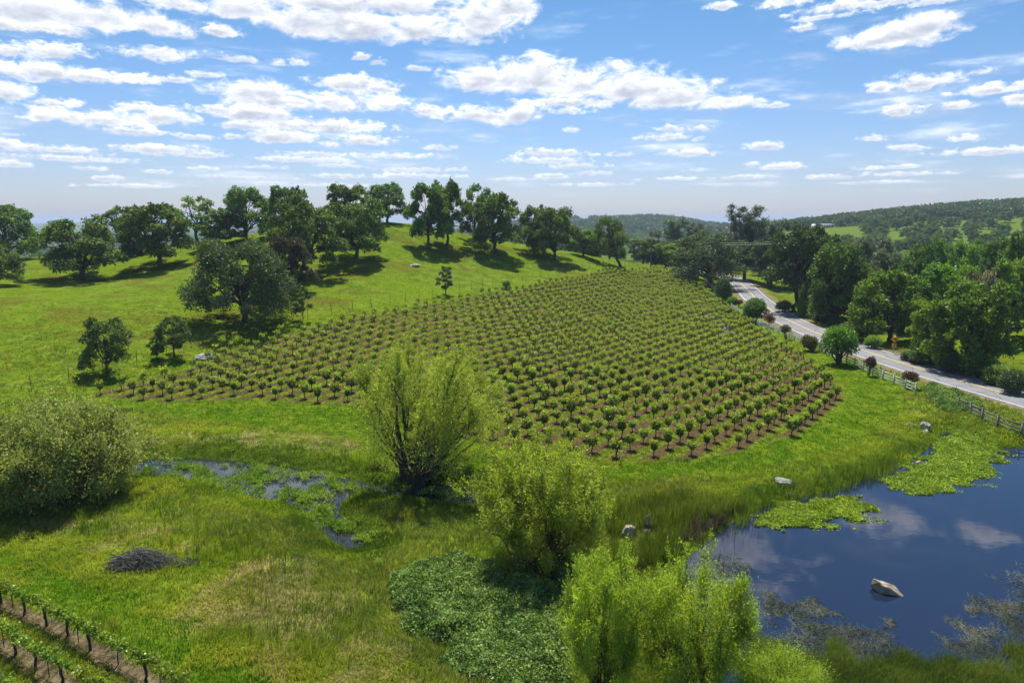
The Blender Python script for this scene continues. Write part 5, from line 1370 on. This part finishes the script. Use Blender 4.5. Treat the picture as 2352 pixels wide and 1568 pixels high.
def clear_view(Q):
    k = np.ones(len(Q), bool)
    for b in STONES: k &= ~((np.abs(Q[:, 0] - b[0] * Q[:, 1] / b[1]) < 0.8) & (Q[:, 1] < b[1] + 0.2) & (Q[:, 1] > b[1] - 1.9))
    return k
ok = (gr.random(N_) > sstep(np.hypot(GP[:, 0], GP[:, 1]), 75, 150)) & (sdp > 0.1) & (sdm > 0.1) & (rdd > 4.6) & (tdd > 0.45)
vrow = (GP @ GN) / 2.38 ** 2 - (G0 @ GN) / 2.38 ** 2
between = np.abs(vrow - np.floor(vrow) - 0.5) < 0.24
inv = sdv < 0.2
wet = np.minimum(sdp, sdm)
rr2 = np.hypot(GP[:, 0], GP[:, 1]); wsc = 0.016 + rr2 * 0.00034
sel = ok & inv & between & (gr.random(N_) < 0.8); grass_obj('vineyard_grass', GP[sel], 0.11, wsc[sel], 0.5, m_g_vine, 4, 0.012 * rr2[sel] ** 0.5 + 0.1)
lush = ok & ~inv & (sdl < 0) & (wet > 1.5); grass_obj('lush_grass', GP[lush], 0.17, wsc[lush], 0.5, m_g_lush, 5, 0.13)
tallm = ok & ~inv & ~lush & (wet < 2.2 + 5 * (vn.fbm(GP[:, 0] * 0.3, GP[:, 1] * 0.3, 2) - 0.35)); grass_obj('marsh_grass', GP[tallm], (np.where(sdm < sdp, 0.26, 0.42) * np.where((GP[:, 1] < 50) & (sdp < 6), 0.6, 1.0))[tallm], wsc[tallm] * 1.2, 0.45, m_g_tall, 6, 0.16, swirl)
dry = ok & ~inv & ~lush & ~tallm & (sdd < 0) & (gr.random(N_) < 0.72); grass_obj('dry_grass', GP[dry], 0.22, wsc[dry], 0.9, m_g_dry, 5, 0.15, swirl)
mead = ok & ~inv & ~lush & ~tallm & ~dry; hm = 0.2 + 0.35 * vn.fbm(GP[:, 0] * 0.2 + 70, GP[:, 1] * 0.2, 3)
grass_obj('meadow_grass', GP[mead], hm[mead], wsc[mead], 0.7, m_g_mead, 5, 0.15, swirl)
print('GRASS', sel.sum(), lush.sum(), tallm.sum(), dry.sum(), mead.sum())

def poly_pts(outline, n, rng=gr, z=None, wob_=1.2, sm=1):
    poly = np.array([on_plane(x, y, WATER_Z)[:2] for x, y in outline]) if z is not None else gpoly(outline)
    poly = smooth(poly, sm, True); Q = rng.uniform(poly.min(0), poly.max(0), (n * 4, 2))
    s = sdist(Q, poly) + (vn.fbm(Q[:, 0] * 0.9, Q[:, 1] * 0.9, 3) - 0.44) * wob_ * 2
    Q = Q[s < 0][:n]
    return Q[clear_view(Q)]
# cattails and rushes on the left and far shore
RZ = [(1395, 1190), (1470, 1150), (1600, 1160), (1690, 1145), (1720, 1170), (1660, 1195), (1600, 1225), (1560, 1265), (1500, 1310), (1440, 1310), (1400, 1280)]
zf = lambda Q: np.maximum(height(Q[:, 0], Q[:, 1]), WATER_Z - 0.15)
Q = poly_pts(RZ, 2600); grass_obj('reeds', Q, 0.9 + 0.5 * gr.random(len(Q)), 0.03, 0.25, m_reed, 4, 0.08, None, zf(Q), stiff=0.2)
Q = poly_pts([(1560, 1200), (1640, 1180), (1690, 1185), (1650, 1215), (1590, 1250), (1540, 1270)], 240); grass_obj('dead_reeds', Q, 0.75, 0.03, 0.5, m_reed_b, 4, 0.12, None, zf(Q))
n = 26000; Q = gr.uniform(POND.min(0), POND.max(0), (n, 2)); s = sdist(Q, POND); px_, py_, _z = project(np.column_stack([Q, np.full(n, WATER_Z)]))
far_shore = (s > -0.9) & (s < 1.4) & (px_ > 1690) & (px_ < 2060) & (py_ < 1300); grass_obj('shore_rushes', Q[far_shore], 0.85, 0.035, 0.2, m_reed, 5, 0.12, None, zf(Q[far_shore]), stiff=0.2)
sp = (s > -2.6) & (s < -0.4) & (px_ > 1560) & (px_ < 1960) & (py_ < 1330) & (gr.random(n) < 0.08); grass_obj('shore_rushes', Q[sp], 0.8, 0.022, 0.12, m_reed_b, 3, 0.1, None, np.full(sp.sum(), WATER_Z - 0.1), stiff=0.2)
# rushes standing in the pond near the camera, and dead stalks afloat
NZ = [(1720, 1470), (1840, 1430), (1960, 1500), (2080, 1520), (2200, 1500), (2300, 1430), (2400, 1360), (2420, 1640), (1700, 1640)]
Q = poly_pts(NZ, 9000, z=0); dn = vn.fbm(Q[:, 0] * 0.8 + 33, Q[:, 1] * 0.8, 3); yk = project(np.column_stack([Q, np.full(len(Q), WATER_Z)]))[1]
k = (dn + (yk - 1540) / 330 > 0.36); Q = Q[k][:5200]; grass_obj('pond_rushes', Q, 0.55 + 0.4 * gr.random(len(Q)), 0.022, 0.5, m_reed, 5, 0.09, None, np.full(len(Q), WATER_Z - 0.08), stiff=0.3)
def stalks(outline, n, L, seed, w=0.016):
    rng = np.random.default_rng(seed); Q = poly_pts(outline, n * 2, rng, z=0, wob_=2.5)
    d = vn.fbm(Q[:, 0] * 0.9 + 11, Q[:, 1] * 0.9 + 4, 3); Q = Q[d > 0.28 + 0.22 * rng.random(len(Q))][:n]; m_ = len(Q)
    a = rng.normal(size=m_) * 0.9 + 0.4; dd = np.column_stack([np.cos(a), np.sin(a), rng.random(m_) * 0.12]); c_ = np.column_stack([Q, np.full(m_, WATER_Z + 0.012)])
    l = L * (0.4 + rng.random((m_, 1))); s = np.column_stack([-np.sin(a), np.cos(a), np.full(m_, 0.5)]) * w * 0.5
    V = np.stack([c_ - s, c_ + dd * l * 0.5 - s + [0, 0, 0.02], c_ + dd * l, c_ + s], 1).reshape(-1, 3)
    o = new_obj('floating_stalks', mesh_np('floating_stalks', V, [np.arange(m_ * 4).reshape(-1, 4)], [m_stalk])); tag(o, kind='stuff')
stalks([(1740, 1385), (1850, 1375), (1960, 1420), (2060, 1450), (2120, 1470), (2200, 1440), (2352, 1340), (2420, 1330), (2420, 1640), (1780, 1640), (1800, 1470)], 15000, 0.42, 91, 0.011)
stalks([(1585, 1275), (1640, 1255), (1700, 1270), (1720, 1310), (1660, 1330), (1600, 1310)], 800, 0.3, 92, 0.011)
stalks([(2240, 1380), (2352, 1290), (2400, 1290), (2400, 1420), (2280, 1420)], 600, 0.5, 93, 0.011)
# mats of floating leaves
def mat_plants(outline, n, seed, z=0):
    rng = np.random.default_rng(seed); Q = poly_pts(outline, n, rng, z=0, wob_=1.7); m_ = len(Q)
    zz = np.maximum(height(Q[:, 0], Q[:, 1]), WATER_Z) + 0.015 + 0.09 * rng.random(m_) ** 2 + 0.06 * vn.fbm(Q[:, 0] * 2, Q[:, 1] * 2, 3)
    D = unit(rand_dirs(rng, m_) * np.array([1, 1, 0.35])); v, f = leaf_quads(np.column_stack([Q, zz]), 0.15, 0.13, rng, D, 1.0)
    E_ = poly_pts([(x + 2, y) for x, y in outline], n // 8, rng, z=0, wob_=4.5)
    v2, f2 = leaf_quads(np.column_stack([E_, np.full(len(E_), WATER_Z + 0.012)]), 0.14, 0.12, rng, unit(rand_dirs(rng, len(E_)) * np.array([1, 1, 0.08])), 1.0)
    v, f = np.vstack([v, v2]), np.vstack([f, f2 + len(v)])
    o = new_obj('floating_plants', mesh_np('floating_plants', v, [f], [m_float])); tag(o, kind='stuff')
MATN = [(1718, 1190), (1780, 1164), (1850, 1148), (1930, 1136), (2000, 1156), (2008, 1168), (1955, 1184), (1885, 1198), (1832, 1218), (1760, 1222)]
MATF = [(2025, 1112), (2070, 1086), (2110, 1058), (2150, 1020), (2185, 990), (2225, 966), (2262, 985), (2305, 1030), (2295, 1075), (2255, 1098), (2210, 1116), (2135, 1138), (2060, 1132)]
mat_plants(MATN, 15000, 94); mat_plants(MATF, 24000, 95)
mat_plants([(2180, 960), (2260, 962), (2352, 992), (2352, 1022), (2270, 1005), (2200, 990)], 5000, 96)
# leafy plants in the marsh
rng = np.random.default_rng(97); cl = []
for (x, y, n_, s) in [(345, 1085, 5, 8), (420, 1070, 10, 18), (470, 1092, 8, 14), (520, 1112, 14, 22), (560, 1070, 6, 20), (610, 1078, 9, 20), (600, 1100, 8, 14), (640, 1130, 16, 30), (700, 1090, 10, 22), (735, 1135, 16, 26), (690, 1148, 14, 26), (770, 1100, 10, 18),
                       (800, 1120, 10, 16), (740, 1175, 16, 22), (760, 1205, 14, 20), (800, 1215, 8, 16), (720, 1190, 8, 14), (850, 1240, 8, 14), (560, 1140, 10, 22), (480, 1105, 8, 16), (380, 1095, 6, 18), (1010, 1125, 6, 30), (860, 1122, 12, 24), (930, 1122, 8, 24), (650, 1095, 9, 24), (440, 1082, 8, 24), (560, 1096, 9, 22), (1060, 1142, 6, 20)]:
    for k in range(n_): cl.append(on_plane(x + rng.normal() * s, y + rng.normal() * s * 0.35, WATER_Z)[:2])
cl = np.array(cl); kk = 62
c_ = np.repeat(np.column_stack([cl, np.maximum(height(cl[:, 0], cl[:, 1]), WATER_Z) + 0.05]), kk, 0); D = rand_dirs(rng, len(c_)); D[:, 2] = np.abs(D[:, 2])
sc_ = np.repeat(0.25 + 0.3 * rng.random(len(cl)), kk)[:, None]
v, f = leaf_quads(c_ + D * sc_ * rng.random((len(c_), 1)) ** 0.5 * np.array([1.0, 1.0, 0.85]), 0.17, 0.085, rng, unit(D + [0, 0, 0.5]), 0.7)
tag(new_obj('marsh_plants', mesh_np('marsh_plants', v, [f], [m_marshp])), kind='stuff')
n = 9000; Q = gr.uniform(MARSH.min(0), MARSH.max(0), (n, 2)); s = sdist(Q, MARSH); px_, py_, _z = project(np.column_stack([Q, np.full(n, WATER_Z)]))
k = (s < 0.3) & (s > -1.8) & ((py_ < 1085) | (px_ > 780)) & (gr.random(n) < 0.45); grass_obj('marsh_rushes', Q[k], 0.5, 0.022, 0.15, m_reed, 3, 0.1, None, np.full(k.sum(), WATER_Z - 0.08), stiff=0.2)
k = (s < -0.1) & (px_ > 640) & (px_ < 820) & (py_ > 1130) & (gr.random(n) < 0.5); grass_obj('dead_reeds', Q[k], 0.35, 0.02, 0.9, m_reed_b, 4, 0.15, None, np.full(k.sum(), WATER_Z - 0.05))
# weeds standing above the meadow
Q = np.concatenate([poly_pts([(60, 1170), (300, 1200), (520, 1200), (640, 1260), (760, 1300), (560, 1330), (260, 1240)], 130), poly_pts([(540, 1330), (800, 1380), (900, 1500), (700, 1560), (520, 1440)], 50)])
grass_obj('tall_weeds', Q, 0.75 + 0.35 * gr.random(len(Q)), 0.03, 0.25, m_g_tall, 7, 0.06)

# ------------------------------------------------------------------ pile of cut branches
m_brush = bark_mat('dry_grey_branches', (0.03, 0.028, 0.026), (0.17, 0.16, 0.15), 9)
def brush_pile(px, py, wpx, h, n, label, seed, asp=0.55):
    P = ground_at(px, py); s = px_size(P); R = wpx * s / 2; rng = np.random.default_rng(seed); o = empty('brush_pile', P); tag(o, label, 'brush pile'); g = Geo()
    for k in range(n):
        u = sqrt(rng.random()) * (0.75 + 0.3 * rng.random()); a = rng.random() * 2 * pi; c_ = np.array([cos(a) * u * R, sin(a) * u * R * asp, 0.0]); c_[2] = h * (1 - u ** 1.6) * rng.random() ** 0.6 + 0.05
        b = rng.normal() * 0.7 + 0.15; d = np.array([cos(b), sin(b), rng.normal() * 0.3]); L = 0.4 + 1.0 * rng.random() ** 2; rad = 0.012 + 0.028 * rng.random() ** 3
        g.tube(bent(c_ - d * L / 2, c_ + d * L / 2, rng, rng.normal() * 0.05, 0.045, 5), np.linspace(rad, rad * 0.4, 5), 5)
    g.build('branch_heap', m_brush, o)
brush_pile(325, 1298, 132, 1.0, 560, 'grey pile of cut branches lying on the meadow left of centre', 98)
brush_pile(415, 1296, 70, 0.14, 60, 'few loose cut branches trailing right of the large branch pile', 99)
